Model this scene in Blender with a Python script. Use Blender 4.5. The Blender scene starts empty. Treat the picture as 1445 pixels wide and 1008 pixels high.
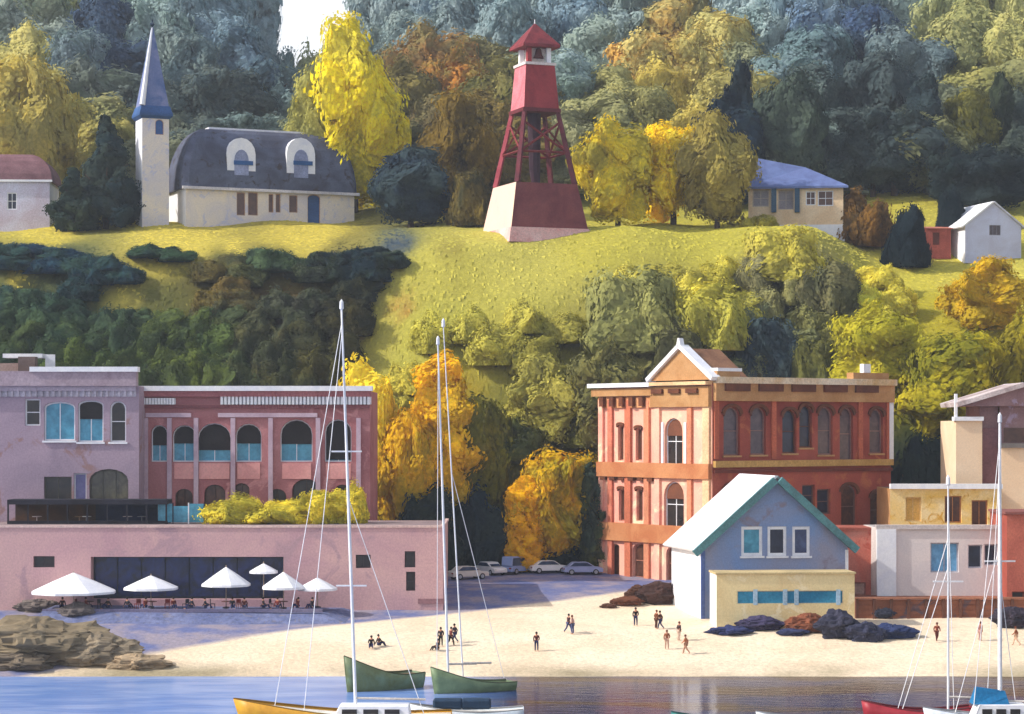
import bpy, bmesh, math, random
from mathutils import Vector, Matrix, noise
from mathutils.geometry import tessellate_polygon
random.seed(7)
SC = bpy.context.scene
COL = SC.collection
PI = math.pi
W, H, F, CX, HY, CZ = 1445.0, 1008.0, 3200.0, 722.5, 603.0, 22.0
SUN = Vector((-0.80, -0.15, 0.60)).normalized()
EXPO = 0.42

# ------------------------------------------------------------------ basics
def lin(c):
    r = []
    for v in c[:3]:
        v = v / 255.0
        r.append(v / 12.92 if v <= 0.04045 else ((v + 0.055) / 1.055) ** 2.4)
    return r
def T(px, py, Y):
    return Vector(((px - CX) / F * Y, Y, CZ - (py - HY) / F * Y))
def PX(x, Y): return CX + x / Y * F
def PY(z, Y): return HY - (z - CZ) / Y * F
def lerp(a, b, t): return a + (b - a) * t
def sstep(a, b, x):
    t = max(0.0, min(1.0, (x - a) / (b - a))); return t * t * (3 - 2 * t)

class MB:
    def __init__(s): s.v = []; s.f = []
    def add(s, vs, fs):
        n = len(s.v); s.v += [tuple(v) for v in vs]; s.f += [tuple(n + i for i in f) for f in fs]; return s
    def box(s, x0, x1, y0, y1, z0, z1, M=None):
        vs = [Vector((x, y, z)) for z in (z0, z1) for y in (y0, y1) for x in (x0, x1)]
        if M: vs = [M @ v for v in vs]
        return s.add(vs, [(0, 2, 3, 1), (4, 5, 7, 6), (0, 1, 5, 4), (2, 6, 7, 3), (0, 4, 6, 2), (1, 3, 7, 5)])
    def loft(s, rings, caps=True):
        n = len(rings[0]); b = len(s.v)
        for r in rings: s.v += [tuple(p) for p in r]
        for k in range(len(rings) - 1):
            for i in range(n):
                j = (i + 1) % n
                s.f.append((b + k * n + i, b + k * n + j, b + (k + 1) * n + j, b + (k + 1) * n + i))
        if caps:
            s.f.append(tuple(b + i for i in range(n))[::-1]); s.f.append(tuple(b + (len(rings) - 1) * n + i for i in range(n)))
        return s
    def tube(s, pts, rs, n=7):
        pts = [Vector(p) for p in pts]
        if not isinstance(rs, (list, tuple)): rs = [rs] * len(pts)
        rings = []
        for i, p in enumerate(pts):
            d = (pts[min(i + 1, len(pts) - 1)] - pts[max(i - 1, 0)]).normalized()
            a = d.cross(Vector((0, 0, 1)) if abs(d.z) < 0.9 else Vector((1, 0, 0))).normalized(); b = d.cross(a)
            rings.append([p + (a * math.cos(t * 2 * PI / n) + b * math.sin(t * 2 * PI / n)) * rs[i] for t in range(n)])
        return s.loft(rings)
    def lathe(s, prof, n=16, c=(0, 0), ph=0.0):
        rings = [[(c[0] + r * math.cos(ph + t * 2 * PI / n), c[1] + r * math.sin(ph + t * 2 * PI / n), z) for t in range(n)] for r, z in prof]
        return s.loft(rings)
    def prism(s, poly, y0, y1, M=None):
        """polygon in x,z extruded along y"""
        n = len(poly)
        vs = [Vector((p[0], y, p[1])) for y in (y0, y1) for p in poly]
        if M: vs = [M @ v for v in vs]
        fs = [tuple(range(n)), tuple(range(2 * n - 1, n - 1, -1))] + [(i, i + n, (i + 1) % n + n, (i + 1) % n) for i in range(n)]
        return s.add(vs, fs)
    def mesh(s, name, mat=None, smooth=False):
        me = bpy.data.meshes.new(name); me.from_pydata(s.v, [], s.f); me.validate()
        if mat: me.materials.append(mat)
        if smooth: me.polygons.foreach_set('use_smooth', [True] * len(me.polygons))
        me.update(); return me
    def build(s, name, mat, parent=None, smooth=False, bevel=0.0):
        o = bpy.data.objects.new(name, s.mesh(name, mat, smooth)); COL.objects.link(o)
        if parent: o.parent = parent
        if bevel:
            b = o.modifiers.new('bevel', 'BEVEL'); b.width = bevel; b.segments = 1; b.limit_method = 'ANGLE'
        return o

def tag(o, label=None, cat=None, group=None, kind=None):
    if label: o['label'] = label
    if cat: o['category'] = cat
    if group: o['group'] = group
    if kind: o['kind'] = kind
    return o
def empty(name, loc, rz, label, cat, group=None):
    o = bpy.data.objects.new(name, None); COL.objects.link(o)
    o.location = loc; o.rotation_euler = (0, 0, rz); o.empty_display_size = 0.5
    return tag(o, label, cat, group)
def copy_tree(o, parent=None):
    c = o.copy(); COL.objects.link(c)
    if parent: c.parent = parent
    for ch in o.children: copy_tree(ch, c)
    return c

# ------------------------------------------------------------------ materials
def new_mat(name):
    m = bpy.data.materials.new(name); m.use_nodes = True
    nt = m.node_tree; nt.nodes.clear()
    return m, nt, nt.nodes, nt.links
def mixc(nt, fac, a, b, mode='MIX'):
    n = nt.nodes.new('ShaderNodeMix'); n.data_type = 'RGBA'; n.blend_type = mode; n.clamp_factor = True
    for i, v in ((0, fac), (6, a), (7, b)):
        if isinstance(v, (int, float)): n.inputs[i].default_value = v
        elif isinstance(v, (list, tuple)): n.inputs[i].default_value = (*v[:3], 1)
        else: nt.links.new(v, n.inputs[i])
    return n.outputs[2]
def noise_n(nt, vec, scale, detail=4, rough=0.55, dist=0.0):
    n = nt.nodes.new('ShaderNodeTexNoise'); n.inputs['Scale'].default_value = scale
    n.inputs['Detail'].default_value = detail; n.inputs['Roughness'].default_value = rough; n.inputs['Distortion'].default_value = dist
    if vec: nt.links.new(vec, n.inputs['Vector'])
    return n.outputs['Fac']
def ramp(nt, fac, p0, p1, c0=0.0, c1=1.0):
    n = nt.nodes.new('ShaderNodeMapRange'); n.inputs[1].default_value = p0; n.inputs[2].default_value = p1
    n.inputs[3].default_value = c0; n.inputs[4].default_value = c1; nt.links.new(fac, n.inputs[0]); return n.outputs[0]
def wc(name, c1, c2=None, scale=0.22, grain=5.0, gamt=0.22, rough=0.85, bump=0.25, c3=None, metal=0.0):
    """uneven, granular wash of two pigments"""
    m, nt, N, L = new_mat(name)
    out = N.new('ShaderNodeOutputMaterial'); b = N.new('ShaderNodeBsdfPrincipled'); L.new(b.outputs[0], out.inputs[0])
    tc = N.new('ShaderNodeTexCoord'); vec = tc.outputs['Object']
    a = lin(c1); c = lin(c2) if c2 else [v * 0.72 for v in a]
    f = ramp(nt, noise_n(nt, vec, scale, 5, 0.6, 0.8), 0.36, 0.64)
    col = mixc(nt, f, a, c)
    if c3:
        f3 = ramp(nt, noise_n(nt, vec, scale * 2.3, 4, 0.6, 1.5), 0.56, 0.66)
        col = mixc(nt, f3, col, lin(c3))
    g = ramp(nt, noise_n(nt, vec, grain, 3, 0.7), 0.3, 0.7, 1 - gamt, 1 + gamt)
    vm = N.new('ShaderNodeVectorMath'); vm.operation = 'SCALE'; L.new(col, vm.inputs[0]); L.new(g, vm.inputs['Scale'])
    L.new(vm.outputs[0], b.inputs['Base Color'])
    b.inputs['Roughness'].default_value = rough; b.inputs['Metallic'].default_value = metal
    b.inputs['Specular IOR Level'].default_value = 0.25
    if bump:
        bn = N.new('ShaderNodeBump'); bn.inputs['Strength'].default_value = bump; bn.inputs['Distance'].default_value = 0.05
        L.new(noise_n(nt, vec, grain * 1.6, 4, 0.7), bn.inputs['Height']); L.new(bn.outputs[0], b.inputs['Normal'])
    return m
def glass(name, c, c2=None, rough=0.25):
    m = wc(name, c, c2, 0.9, 3.0, 0.15, rough, 0.03)
    for n in m.node_tree.nodes:
        if n.type == 'BSDF_PRINCIPLED': n.inputs['Specular IOR Level'].default_value = 0.4
    return m
_mc = {}
def M(key, *a, **k):
    if key not in _mc: _mc[key] = wc(key, *a, **k)
    return _mc[key]

white = wc('white_paint', (240, 238, 236), (222, 222, 228), 0.4, 4, 0.06)
cream = wc('cream_render', (236, 212, 178), (222, 190, 150), 0.3, 4, 0.14)
navy_g = glass('navy_glass', (38, 44, 66), (24, 26, 44))
black_g = glass('black_glass', (34, 32, 34), (52, 44, 40))
teal_g = glass('teal_glass', (84, 158, 182), (60, 128, 152))  # teal base colour takes in curtains and reflected sky
brown_g = glass('brown_glass', (96, 62, 46), (70, 44, 36))
sky_g = glass('sky_glass', (110, 168, 205), (90, 145, 185))

# foliage: colours come from each object
def foliage_mat():
    m, nt, N, L = new_mat('foliage')
    out = N.new('ShaderNodeOutputMaterial')
    oi = N.new('ShaderNodeObjectInfo')
    at = N.new('ShaderNodeAttribute'); at.attribute_type = 'OBJECT'; at.attribute_name = 'col2'
    tn = N.new('ShaderNodeAttribute'); tn.attribute_type = 'GEOMETRY'; tn.attribute_name = 'tone'
    tc = N.new('ShaderNodeTexCoord')
    ge = N.new('ShaderNodeNewGeometry')
    big = ramp(nt, noise_n(nt, ge.outputs['Position'], 0.16, 4, 0.6, 1.0), 0.40, 0.60)
    ad = N.new('ShaderNodeMath'); ad.operation = 'MULTIPLY_ADD'; L.new(tn.outputs['Fac'], ad.inputs[0]); ad.inputs[1].default_value = 0.7
    sb = N.new('ShaderNodeMath'); sb.operation = 'SUBTRACT'; L.new(big, sb.inputs[0]); sb.inputs[1].default_value = 0.35
    L.new(sb.outputs[0], ad.inputs[2])
    col = mixc(nt, ad.outputs[0], oi.outputs['Color'], at.outputs['Color'])
    g = ramp(nt, noise_n(nt, ge.outputs['Position'], 2.2, 3, 0.7), 0.3, 0.7, 0.72, 1.28)
    vm = N.new('ShaderNodeVectorMath'); vm.operation = 'SCALE'; L.new(col, vm.inputs[0]); L.new(g, vm.inputs['Scale'])
    d = N.new('ShaderNodeBsdfDiffuse'); t = N.new('ShaderNodeBsdfTranslucent'); mx = N.new('ShaderNodeMixShader'); mx.inputs[0].default_value = 0.3
    L.new(vm.outputs[0], d.inputs[0]); L.new(vm.outputs[0], t.inputs[0]); L.new(d.outputs[0], mx.inputs[1]); L.new(t.outputs[0], mx.inputs[2])
    L.new(mx.outputs[0], out.inputs[0])
    return m
FOL = foliage_mat()
bark = wc('bark', (84, 66, 52), (52, 42, 36), 0.8, 6, 0.3)

# ------------------------------------------------------------------ terrain
def prof(t, pts):
    if t <= pts[0][0]: return pts[0][1]
    for (a, za), (b, zb) in zip(pts, pts[1:]):
        if t <= b:
            s = (t - a) / (b - a); return za + (zb - za) * s
    return pts[-1][1]
NEAR = [(190, -2.2), (200, 0.0), (215, 2.75), (226, 3.4), (240, 4.8), (264, 5.3)]
PL = NEAR + [(268, 10), (298, 43.5), (305, 46.6), (330, 52.0), (345, 55), (450, 90), (520, 88), (700, 60)]
PM = NEAR + [(271, 8), (281, 25), (290, 39), (296, 45), (302, 48), (330, 52), (345, 56), (450, 90), (520, 88), (700, 60)]
PR = NEAR + [(268, 9), (282, 31), (288, 35.5), (330, 52), (345, 57), (450, 90), (520, 88), (700, 60)]
def hgt(x, Y):
    u = CX + x / max(Y, 150.0) * F
    wm = sstep(470, 640, u) * (1 - sstep(1130, 1260, u)); wr = sstep(1130, 1260, u)
    a = 0.0
    for yy, w_ in ((Y - 1.5, .25), (Y, .5), (Y + 1.5, .25)):
        a += w_ * ((1 - wm - wr) * prof(yy, PL) + wm * prof(yy, PM) + wr * prof(yy, PR))
    if Y > 345:   # dip in the skyline above the church
        d = math.exp(-((u - 432) / 60.0) ** 2); a -= d * 26 * sstep(345, 440, Y)
    if Y > 262: a += 0.9 * noise.noise(Vector((x * 0.09, Y * 0.09, 3))) * sstep(262, 275, Y)
    if 268 < Y < 302: a += wm * 2.2 * noise.noise(Vector((x * 0.11, Y * 0.1, 7))) * sstep(268, 276, Y) * (1 - sstep(294, 302, Y))
    elif 198 < Y <= 262: a += 0.12 * noise.noise(Vector((x * 0.12, Y * 0.2, 1)))
    if u < 150 and Y < 225:   # headland
        a += 2.4 * sstep(150, 20, u) * 0 + 0
    return a
def hit(px, py, y0=262.0, y1=520.0):
    k = (px - CX) / F; Y = y0
    while Y < y1:
        if hgt(k * Y, Y) >= CZ - (py - HY) / F * Y: return Vector((k * Y, Y, hgt(k * Y, Y)))
        Y += 0.5
    return Vector((k * y1, y1, hgt(k * y1, y1)))

# vegetation colours of the ground, scattered in the world (looked up at build time)
GC = [  # px, py, rgb, weight radius
 (60, 325, (224, 202, 84), 60), (250, 325, (226, 204, 86), 80), (430, 335, (222, 200, 84), 70), (330, 350, (222, 200, 84), 22), (228, 378, (226, 204, 86), 20), (30, 402, (220, 195, 80), 18), (180, 418, (228, 205, 90), 24), (268, 432, (220, 190, 90), 8), (40, 362, (66, 80, 62), 34), (120, 385, (66, 80, 62), 34), (320, 380, (90, 90, 50), 44), (400, 372, (90, 92, 50), 40), (480, 362, (70, 70, 46), 36), (110, 420, (74, 84, 56), 30), (290, 410, (100, 92, 46), 34),
 (80, 460, (84, 92, 56), 90), (250, 470, (100, 100, 50), 90), (400, 450, (104, 84, 50), 90), (470, 400, (80, 76, 44), 50), (100, 370, (64, 78, 62), 36), (60, 540, (90, 92, 46), 80), (560, 345, (74, 88, 100), 26),
 (640, 400, (206, 194, 84), 80), (720, 370, (212, 200, 92), 90), (840, 345, (204, 192, 78), 80), (1000, 330, (206, 194, 76), 80), (1100, 345, (204, 192, 76), 60), (570, 440, (190, 150, 70), 20), (540, 470, (204, 190, 84), 40), (620, 480, (204, 196, 84), 80), (720, 450, (200, 190, 84), 60),
 (640, 370, (160, 148, 64), 30), (850, 420, (188, 178, 84), 60), (950, 400, (184, 174, 76), 50), (900, 480, (124, 120, 70), 70), (1010, 420, (188, 178, 70), 40), (1080, 400, (120, 116, 82), 45), (1150, 380, (134, 128, 84), 40), (1180, 430, (100, 100, 66), 40), (800, 520, (160, 152, 66), 60), (980, 470, (170, 164, 66), 30), (740, 560, (150, 144, 62), 60), (700, 640, (90, 92, 46), 60), (640, 550, (190, 160, 40), 40), (1060, 480, (96, 102, 78), 50),
 (1260, 380, (214, 200, 76), 60), (1350, 370, (216, 200, 80), 70), (1290, 330, (206, 190, 80), 50), (1420, 375, (214, 200, 84), 50), (1280, 260, (204, 190, 70), 60), (1230, 420, (214, 202, 78), 40), (1330, 450, (190, 176, 50), 60), (1300, 560, (150, 144, 34), 60), (1300, 650, (50, 62, 40), 50),
 (200, 200, (84, 92, 80), 120), (500, 200, (120, 116, 60), 100), (700, 200, (110, 112, 70), 120), (1000, 200, (150, 144, 70), 120), (1200, 120, (90, 104, 100), 120), (600, 60, (90, 104, 106), 150), (1400, 120, (150, 146, 80), 100),
]
def ground_col(px, py):
    s = 0; c = [0, 0, 0]
    for gx, gy, rgb, r in GC:
        w_ = 1.0 / (((px - gx) ** 2 + (1.3 * (py - gy)) ** 2) / (r * r) + 0.05) ** 2.2
        s += w_; c = [c[i] + w_ * rgb[i] for i in range(3)]
    return [v / s for v in c]

def build_terrain():
    xs = []; x = -420.0
    while x <= 420: xs.append(x); x += 1.6 if abs(x) < 112 else 8.0
    ys = [188.0]
    while ys[-1] < 700: ys.append(ys[-1] + (1.3 if ys[-1] < 355 else 3.5))
    vs = []; cols = []
    for Y in ys:
        for x in xs:
            z = hgt(x, Y); vs.append((x, Y, z))
            if Y < 258: c = (255, 255, 255)
            else:
                n1 = noise.noise(Vector((x * 0.06, Y * 0.06, 9)))
                c = ground_col(PX(x, Y) + 22 * n1, PY(z, Y) + 22 * noise.noise(Vector((x * 0.07, Y * 0.07, 5))))
            cols += [*([v * (0.70 if Y >= 258 else 1) for v in lin(c)]), 1.0]
    nx = len(xs)
    fs = [(j * nx + i, j * nx + i + 1, (j + 1) * nx + i + 1, (j + 1) * nx + i) for j in range(len(ys) - 1) for i in range(nx - 1)]
    mb = MB(); mb.v = vs; mb.f = fs
    m, nt, N, L = new_mat('grass_and_sand')
    out = N.new('ShaderNodeOutputMaterial'); b = N.new('ShaderNodeBsdfPrincipled'); L.new(b.outputs[0], out.inputs[0])
    b.inputs['Roughness'].default_value = 0.95; b.inputs['Specular IOR Level'].default_value = 0.1
    ge = N.new('ShaderNodeNewGeometry'); sp = N.new('ShaderNodeSeparateXYZ'); L.new(ge.outputs['Position'], sp.inputs[0]); pos = ge.outputs['Position']
    at = N.new('ShaderNodeAttribute'); at.attribute_name = 'veg'
    # sand
    sand = mixc(nt, ramp(nt, noise_n(nt, pos, 0.12, 5, 0.6, 0.6), 0.38, 0.65), lin((238, 218, 188)), lin((226, 202, 170)))
    sand = mixc(nt, ramp(nt, noise_n(nt, pos, 1.7, 5, 0.75), 0.55, 0.78, 0, 0.45), sand, lin((190, 168, 138)))
    wet = ramp(nt, sp.outputs['Z'], 0.95, 0.25)
    wn = N.new('ShaderNodeMath'); wn.operation = 'MULTIPLY'; L.new(wet, wn.inputs[0]); L.new(ramp(nt, noise_n(nt, pos, 0.05, 3), 0.42, 0.6), wn.inputs[1])
    sand = mixc(nt, wn.outputs[0], sand, lin((160, 146, 116)))
    # street zone, with the building's blue violet shadow put into its colour
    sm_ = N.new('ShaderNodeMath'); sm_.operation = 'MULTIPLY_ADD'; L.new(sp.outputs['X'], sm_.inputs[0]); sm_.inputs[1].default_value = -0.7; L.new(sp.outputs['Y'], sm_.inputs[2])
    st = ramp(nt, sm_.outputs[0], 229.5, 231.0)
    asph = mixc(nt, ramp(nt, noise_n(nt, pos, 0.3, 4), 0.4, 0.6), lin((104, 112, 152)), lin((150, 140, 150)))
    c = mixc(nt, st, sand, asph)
    veg = ramp(nt, sp.outputs['Y'], 264.0, 266.0)
    vn = mixc(nt, ramp(nt, noise_n(nt, pos, 0.5, 5, 0.7, 0.6), 0.45, 0.72, 0, 0.35), at.outputs['Color'], lin((120, 112, 50)))
    c = mixc(nt, veg, c, vn)
    g = ramp(nt, noise_n(nt, pos, 2.6, 4, 0.75), 0.3, 0.7, 0.78, 1.18)
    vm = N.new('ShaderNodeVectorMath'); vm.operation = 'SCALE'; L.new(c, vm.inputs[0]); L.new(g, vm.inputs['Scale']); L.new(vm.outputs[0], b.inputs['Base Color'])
    bn = N.new('ShaderNodeBump'); bn.inputs['Strength'].default_value = 0.5; bn.inputs['Distance'].default_value = 0.25
    L.new(noise_n(nt, pos, 1.8, 5, 0.7), bn.inputs['Height']); L.new(bn.outputs[0], b.inputs['Normal'])
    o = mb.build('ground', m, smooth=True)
    mb2 = MB(); tc_ = []
    rnd = random.Random(3)
    for _ in range(40000):
        x = rnd.uniform(-95, 95); Y = 266 + 78 * rnd.random() ** 1.0; z = hgt(x, Y)
        px_, py_ = PX(x, Y), PY(z, Y)
        if not (-30 < px_ < 1480): continue
        slp = hgt(x, Y + .5) - hgt(x, Y - .5); c = lin(ground_col(px_, py_)); f_ = rnd.uniform(.74, .86); hh = rnd.uniform(.03, .1); a = rnd.uniform(-.5, .5); w_ = rnd.uniform(.1, .28)
        dx_, dy_ = math.cos(a) * w_, math.sin(a) * w_
        mb2.add([(x - dx_, Y - dy_, z - .05), (x + dx_, Y + dy_, z - .05), (x + dx_ * 1.1 + rnd.uniform(-.1, .1), Y + dy_ + .3, z + .3 * slp + hh * rnd.uniform(.5, 1)), (x - dx_ * .8, Y - dy_ + .3, z + .3 * slp + hh)], [(0, 1, 2, 3)])
        tc_ += [c[0] * f_, c[1] * f_, c[2] * f_, 1]
    mg, nt2, N2, L2 = new_mat('grass_blades'); o2 = N2.new('ShaderNodeOutputMaterial'); d2 = N2.new('ShaderNodeBsdfDiffuse'); a2 = N2.new('ShaderNodeAttribute'); a2.attribute_name = 'veg'
    L2.new(a2.outputs['Color'], d2.inputs[0]); L2.new(d2.outputs[0], o2.inputs[0])
    og = mb2.build('grass', mg); cg = og.data.color_attributes.new('veg', 'FLOAT_COLOR', 'CORNER')
    cg.data.foreach_set('color', [v for i in range(len(tc_) // 4) for _k in range(4) for v in tc_[i * 4:i * 4 + 4]]); tag(og, 'yellow green grass growing over the lawns and the mound', 'grass', kind='stuff')
    ca = o.data.color_attributes.new('veg', 'FLOAT_COLOR', 'POINT'); ca.data.foreach_set('color', cols)
    tag(o, kind='structure')
build_terrain()

def build_water():
    m, nt, N, L = new_mat('water')
    out = N.new('ShaderNodeOutputMaterial'); b = N.new('ShaderNodeBsdfPrincipled'); L.new(b.outputs[0], out.inputs[0])
    ge = N.new('ShaderNodeNewGeometry'); sp = N.new('ShaderNodeSeparateXYZ'); L.new(ge.outputs['Position'], sp.inputs[0]); pos = ge.outputs['Position']
    mp = N.new('ShaderNodeMapping'); L.new(pos, mp.inputs[0]); mp.inputs['Scale'].default_value = (0.35, 1.0, 1)
    blue = mixc(nt, ramp(nt, noise_n(nt, mp.outputs[0], 0.35, 4), 0.4, 0.62), lin((104, 138, 196)), lin((138, 162, 206)))  # left water blue stands in for reflected sky
    deep = mixc(nt, ramp(nt, noise_n(nt, mp.outputs[0], 0.13, 3, 0.5, 1.0), 0.46, 0.54), lin((58, 34, 30)), lin((22, 32, 76)))  # red brown and navy patches paint the reflections of shore and buildings
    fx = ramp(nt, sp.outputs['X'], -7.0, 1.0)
    b.inputs['Roughness'].default_value = 0.12; b.inputs['IOR'].default_value = 1.33; b.inputs['Specular IOR Level'].default_value = 0.06
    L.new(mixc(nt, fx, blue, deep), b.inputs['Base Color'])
    bn = N.new('ShaderNodeBump'); bn.inputs['Strength'].default_value = 0.35; bn.inputs['Distance'].default_value = 0.12
    mp2 = N.new('ShaderNodeMapping'); L.new(pos, mp2.inputs[0]); mp2.inputs['Scale'].default_value = (0.5, 1.4, 1)
    L.new(noise_n(nt, mp2.outputs[0], 0.9, 4, 0.6), bn.inputs['Height']); L.new(bn.outputs[0], b.inputs['Normal'])
    mb = MB(); mb.add([(-2500, -1500, 0), (2500, -1500, 0), (2500, 206, 0), (-2500, 206, 0)], [(0, 1, 2, 3)])
    tag(mb.build('water', m), kind='structure')
build_water()

# ------------------------------------------------------------------ trees
def crown_mesh(kind, seed):
    rnd = random.Random(seed); mb = MB(); tones = []
    clumps = []
    if kind == 'round':
        for i in range(46):
            a = i * 2.39996; t = (i + 0.5) / 46; zz = 1 - 2 * t
            r = math.sqrt(max(0, 1 - zz * zz)); k = rnd.uniform(0.42, 0.80)
            clumps.append((Vector((math.cos(a) * r * k, math.sin(a) * r * k, 0.5 + zz * k * 0.52)), rnd.uniform(0.15, 0.38)))
        clumps.append((Vector((0, 0, 0.5)), 0.42))
    elif kind == 'bush':
        for i in range(38):
            a = i * 2.39996; t = (i + 0.5) / 38; zz = 1 - t
            r = math.sqrt(max(0, 1 - zz * zz)); k = rnd.uniform(0.45, 0.82)
            clumps.append((Vector((math.cos(a) * r * k, math.sin(a) * r * k, 0.05 + zz * k)), rnd.uniform(0.2, 0.34)))
        clumps.append((Vector((0, 0, 0.3)), 0.45))
    elif kind == 'cone':
        for i in range(60):
            t = (i + 0.5) / 60; a = i * 2.39996; zz = t ** 0.8
            r = (1 - zz) ** 0.85 * rnd.uniform(0.5, 0.85)
            clumps.append((Vector((math.cos(a) * r, math.sin(a) * r, 0.03 + zz * 0.93)), 0.07 + 0.24 * (1 - zz)))
    elif kind == 'column':
        for i in range(52):
            t = (i + 0.5) / 52; a = i * 2.39996
            rr = math.sin(PI * min(1, 0.12 + t * 0.86)) ** 0.6
            clumps.append((Vector((math.cos(a) * rr * .6, math.sin(a) * rr * .6, 0.05 + t * 0.87)), rnd.uniform(0.2, 0.36) * (0.55 + 0.45 * rr)))
    zs = {'round': 0.52, 'bush': 1.0, 'cone': 0.4, 'column': 0.28}[kind]   # vertical squash of clumps in unit space
    cen = Vector((0, 0, 0.45))
    for ci, (c, r) in enumerate(clumps):
        tone = rnd.random()
        # core
        bm = bmesh.new(); bmesh.ops.create_icosphere(bm, subdivisions=2, radius=1.0)
        vs = []
        for v in bm.verts:
            p = v.co * (1 + 0.35 * noise.noise(v.co * 1.8 + Vector((ci * 3.1, seed, 0))))
            vs.append((c.x + p.x * r * 0.78, c.y + p.y * r * 0.78, max(0.0, c.z + p.z * r * 0.78 * zs)))
        fs = [tuple(v.index for v in f.verts) for f in bm.faces]
        mb.add(vs, fs); tones += [tone] * len(fs); bm.free()
        nl = int(2500 * r * r) + 40
        for _ in range(nl):
            d = Vector((rnd.gauss(0, 1), rnd.gauss(0, 1), rnd.gauss(0, 1))).normalized()
            rr = r * (rnd.uniform(0.82, 1.12) + (0.22 * rnd.random() if rnd.random() < .25 else 0))
            p = Vector((c.x + d.x * rr, c.y + d.y * rr, c.z + d.z * rr * zs))
            if p.z < 0.0: continue
            if any((Vector((p.x - q.x, p.y - q.y, (p.z - q.z) / zs))).length < q2 * 0.78 for k2, (q, q2) in enumerate(clumps) if k2 != ci): continue
            o_ = (p - cen); o_.z *= 1.2
            nrm = (d * 0.9 + o_.normalized() * 0.7 + Vector((rnd.uniform(-1, 1), rnd.uniform(-1, 1), rnd.uniform(-1, 1))) * 0.45).normalized()
            a = nrm.cross(Vector((0.3, 0.2, 1))).normalized(); b = nrm.cross(a)
            an = rnd.uniform(0, PI); a, b = a * math.cos(an) + b * math.sin(an), b * math.cos(an) - a * math.sin(an)
            s = rnd.uniform(0.024, 0.058); a *= s; b *= s * rnd.uniform(0.5, 0.8)
            a.z *= zs; b.z *= zs
            mb.add([p - a, p - b * 0.9, p + a, p + b], [(0, 1, 2, 3)]); tones.append(min(1, max(0, tone + rnd.uniform(-.3, .3))))
    of = Vector((seed * 5.3, seed * 2.1, 1.7)); nv = []
    for v in mb.v:
        q = Vector(v); n1 = noise.noise_vector(Vector((q.x * 1.5, q.y * 1.5, q.z * 1.5 / zs)) + of)
        nv.append((q.x + n1.x * .34, q.y + n1.y * .34, max(0, q.z + n1.z * .2 * zs * min(1, q.z * 4))))
    mb.v = nv
    me = bpy.data.meshes.new('crown_' + kind); me.from_pydata(mb.v, [], mb.f)
    at = me.attributes.new('tone', 'FLOAT', 'FACE'); at.data.foreach_set('value', tones)
    me.materials.append(FOL); me.update(); return me
CROWNS = {k: [crown_mesh(k, s) for s in range(n)] for k, n in (('round', 8), ('bush', 7), ('cone', 3), ('column', 3))}
def trunk_mesh():
    mb = MB()
    mb.tube([(0, 0, -0.08), (0.01, 0, 0.15), (-0.01, 0.01, 0.4), (0.02, 0, 0.75)], [0.075, 0.055, 0.045, 0.02], 8)
    for a in range(6):
        t = a * 1.05; z = 0.25 + 0.06 * a
        mb.tube([(0, 0, z), (math.cos(t) * 0.22, math.sin(t) * 0.22, z + 0.14), (math.cos(t) * 0.5, math.sin(t) * 0.5, z + 0.24)], [0.03, 0.02, 0.008], 5)
    return mb.mesh('trunk', bark, True)
TRUNK = trunk_mesh()
LEAF = 1.15     # albedo scale from picture colour to leaf colour
def tree(name, cat, px, top, bot, hw, kind, c1, c2, label, Y=None, group=None, lift=0.02, y0=262.0):
    """a tree whose foot stands on the ground where the eye ray through (px, bot) meets it"""
    p = T(px, bot, Y) if Y else hit(px, bot, y0)
    p.z = hgt(p.x, p.y) if (Y is None or Y < 0) else max(hgt(p.x, p.y), 0)
    ht = max(1.2, (CZ - (top - HY) / F * p.y) - p.z); r = hw / F * p.y
    root = empty(name, p, random.uniform(0, 6.28), label, cat, group)
    me = random.choice(CROWNS[kind])
    cr = bpy.data.objects.new('crown' if kind != 'bush' else 'foliage', me); COL.objects.link(cr); cr.parent = root
    tall = kind in ('round', 'column')
    lf = lift * ht if tall else 0.0
    cr.location = (0, 0, lf - 0.15); cr.scale = (r, r, (ht - lf) / (1.0 if kind != 'round' else 1.02))
    l1 = lin(c1); l2 = lin(c2)
    cr.color = (*[v * LEAF for v in l1], 1); cr['col2'] = [v * LEAF for v in l2]
    tr = bpy.data.objects.new('trunk' if kind != 'bush' else 'stem', TRUNK); COL.objects.link(tr); tr.parent = root
    tr.scale = (min(r * 1.1, ht * .6), min(r * 1.1, ht * .6), ht * 0.85)
    return root

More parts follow.
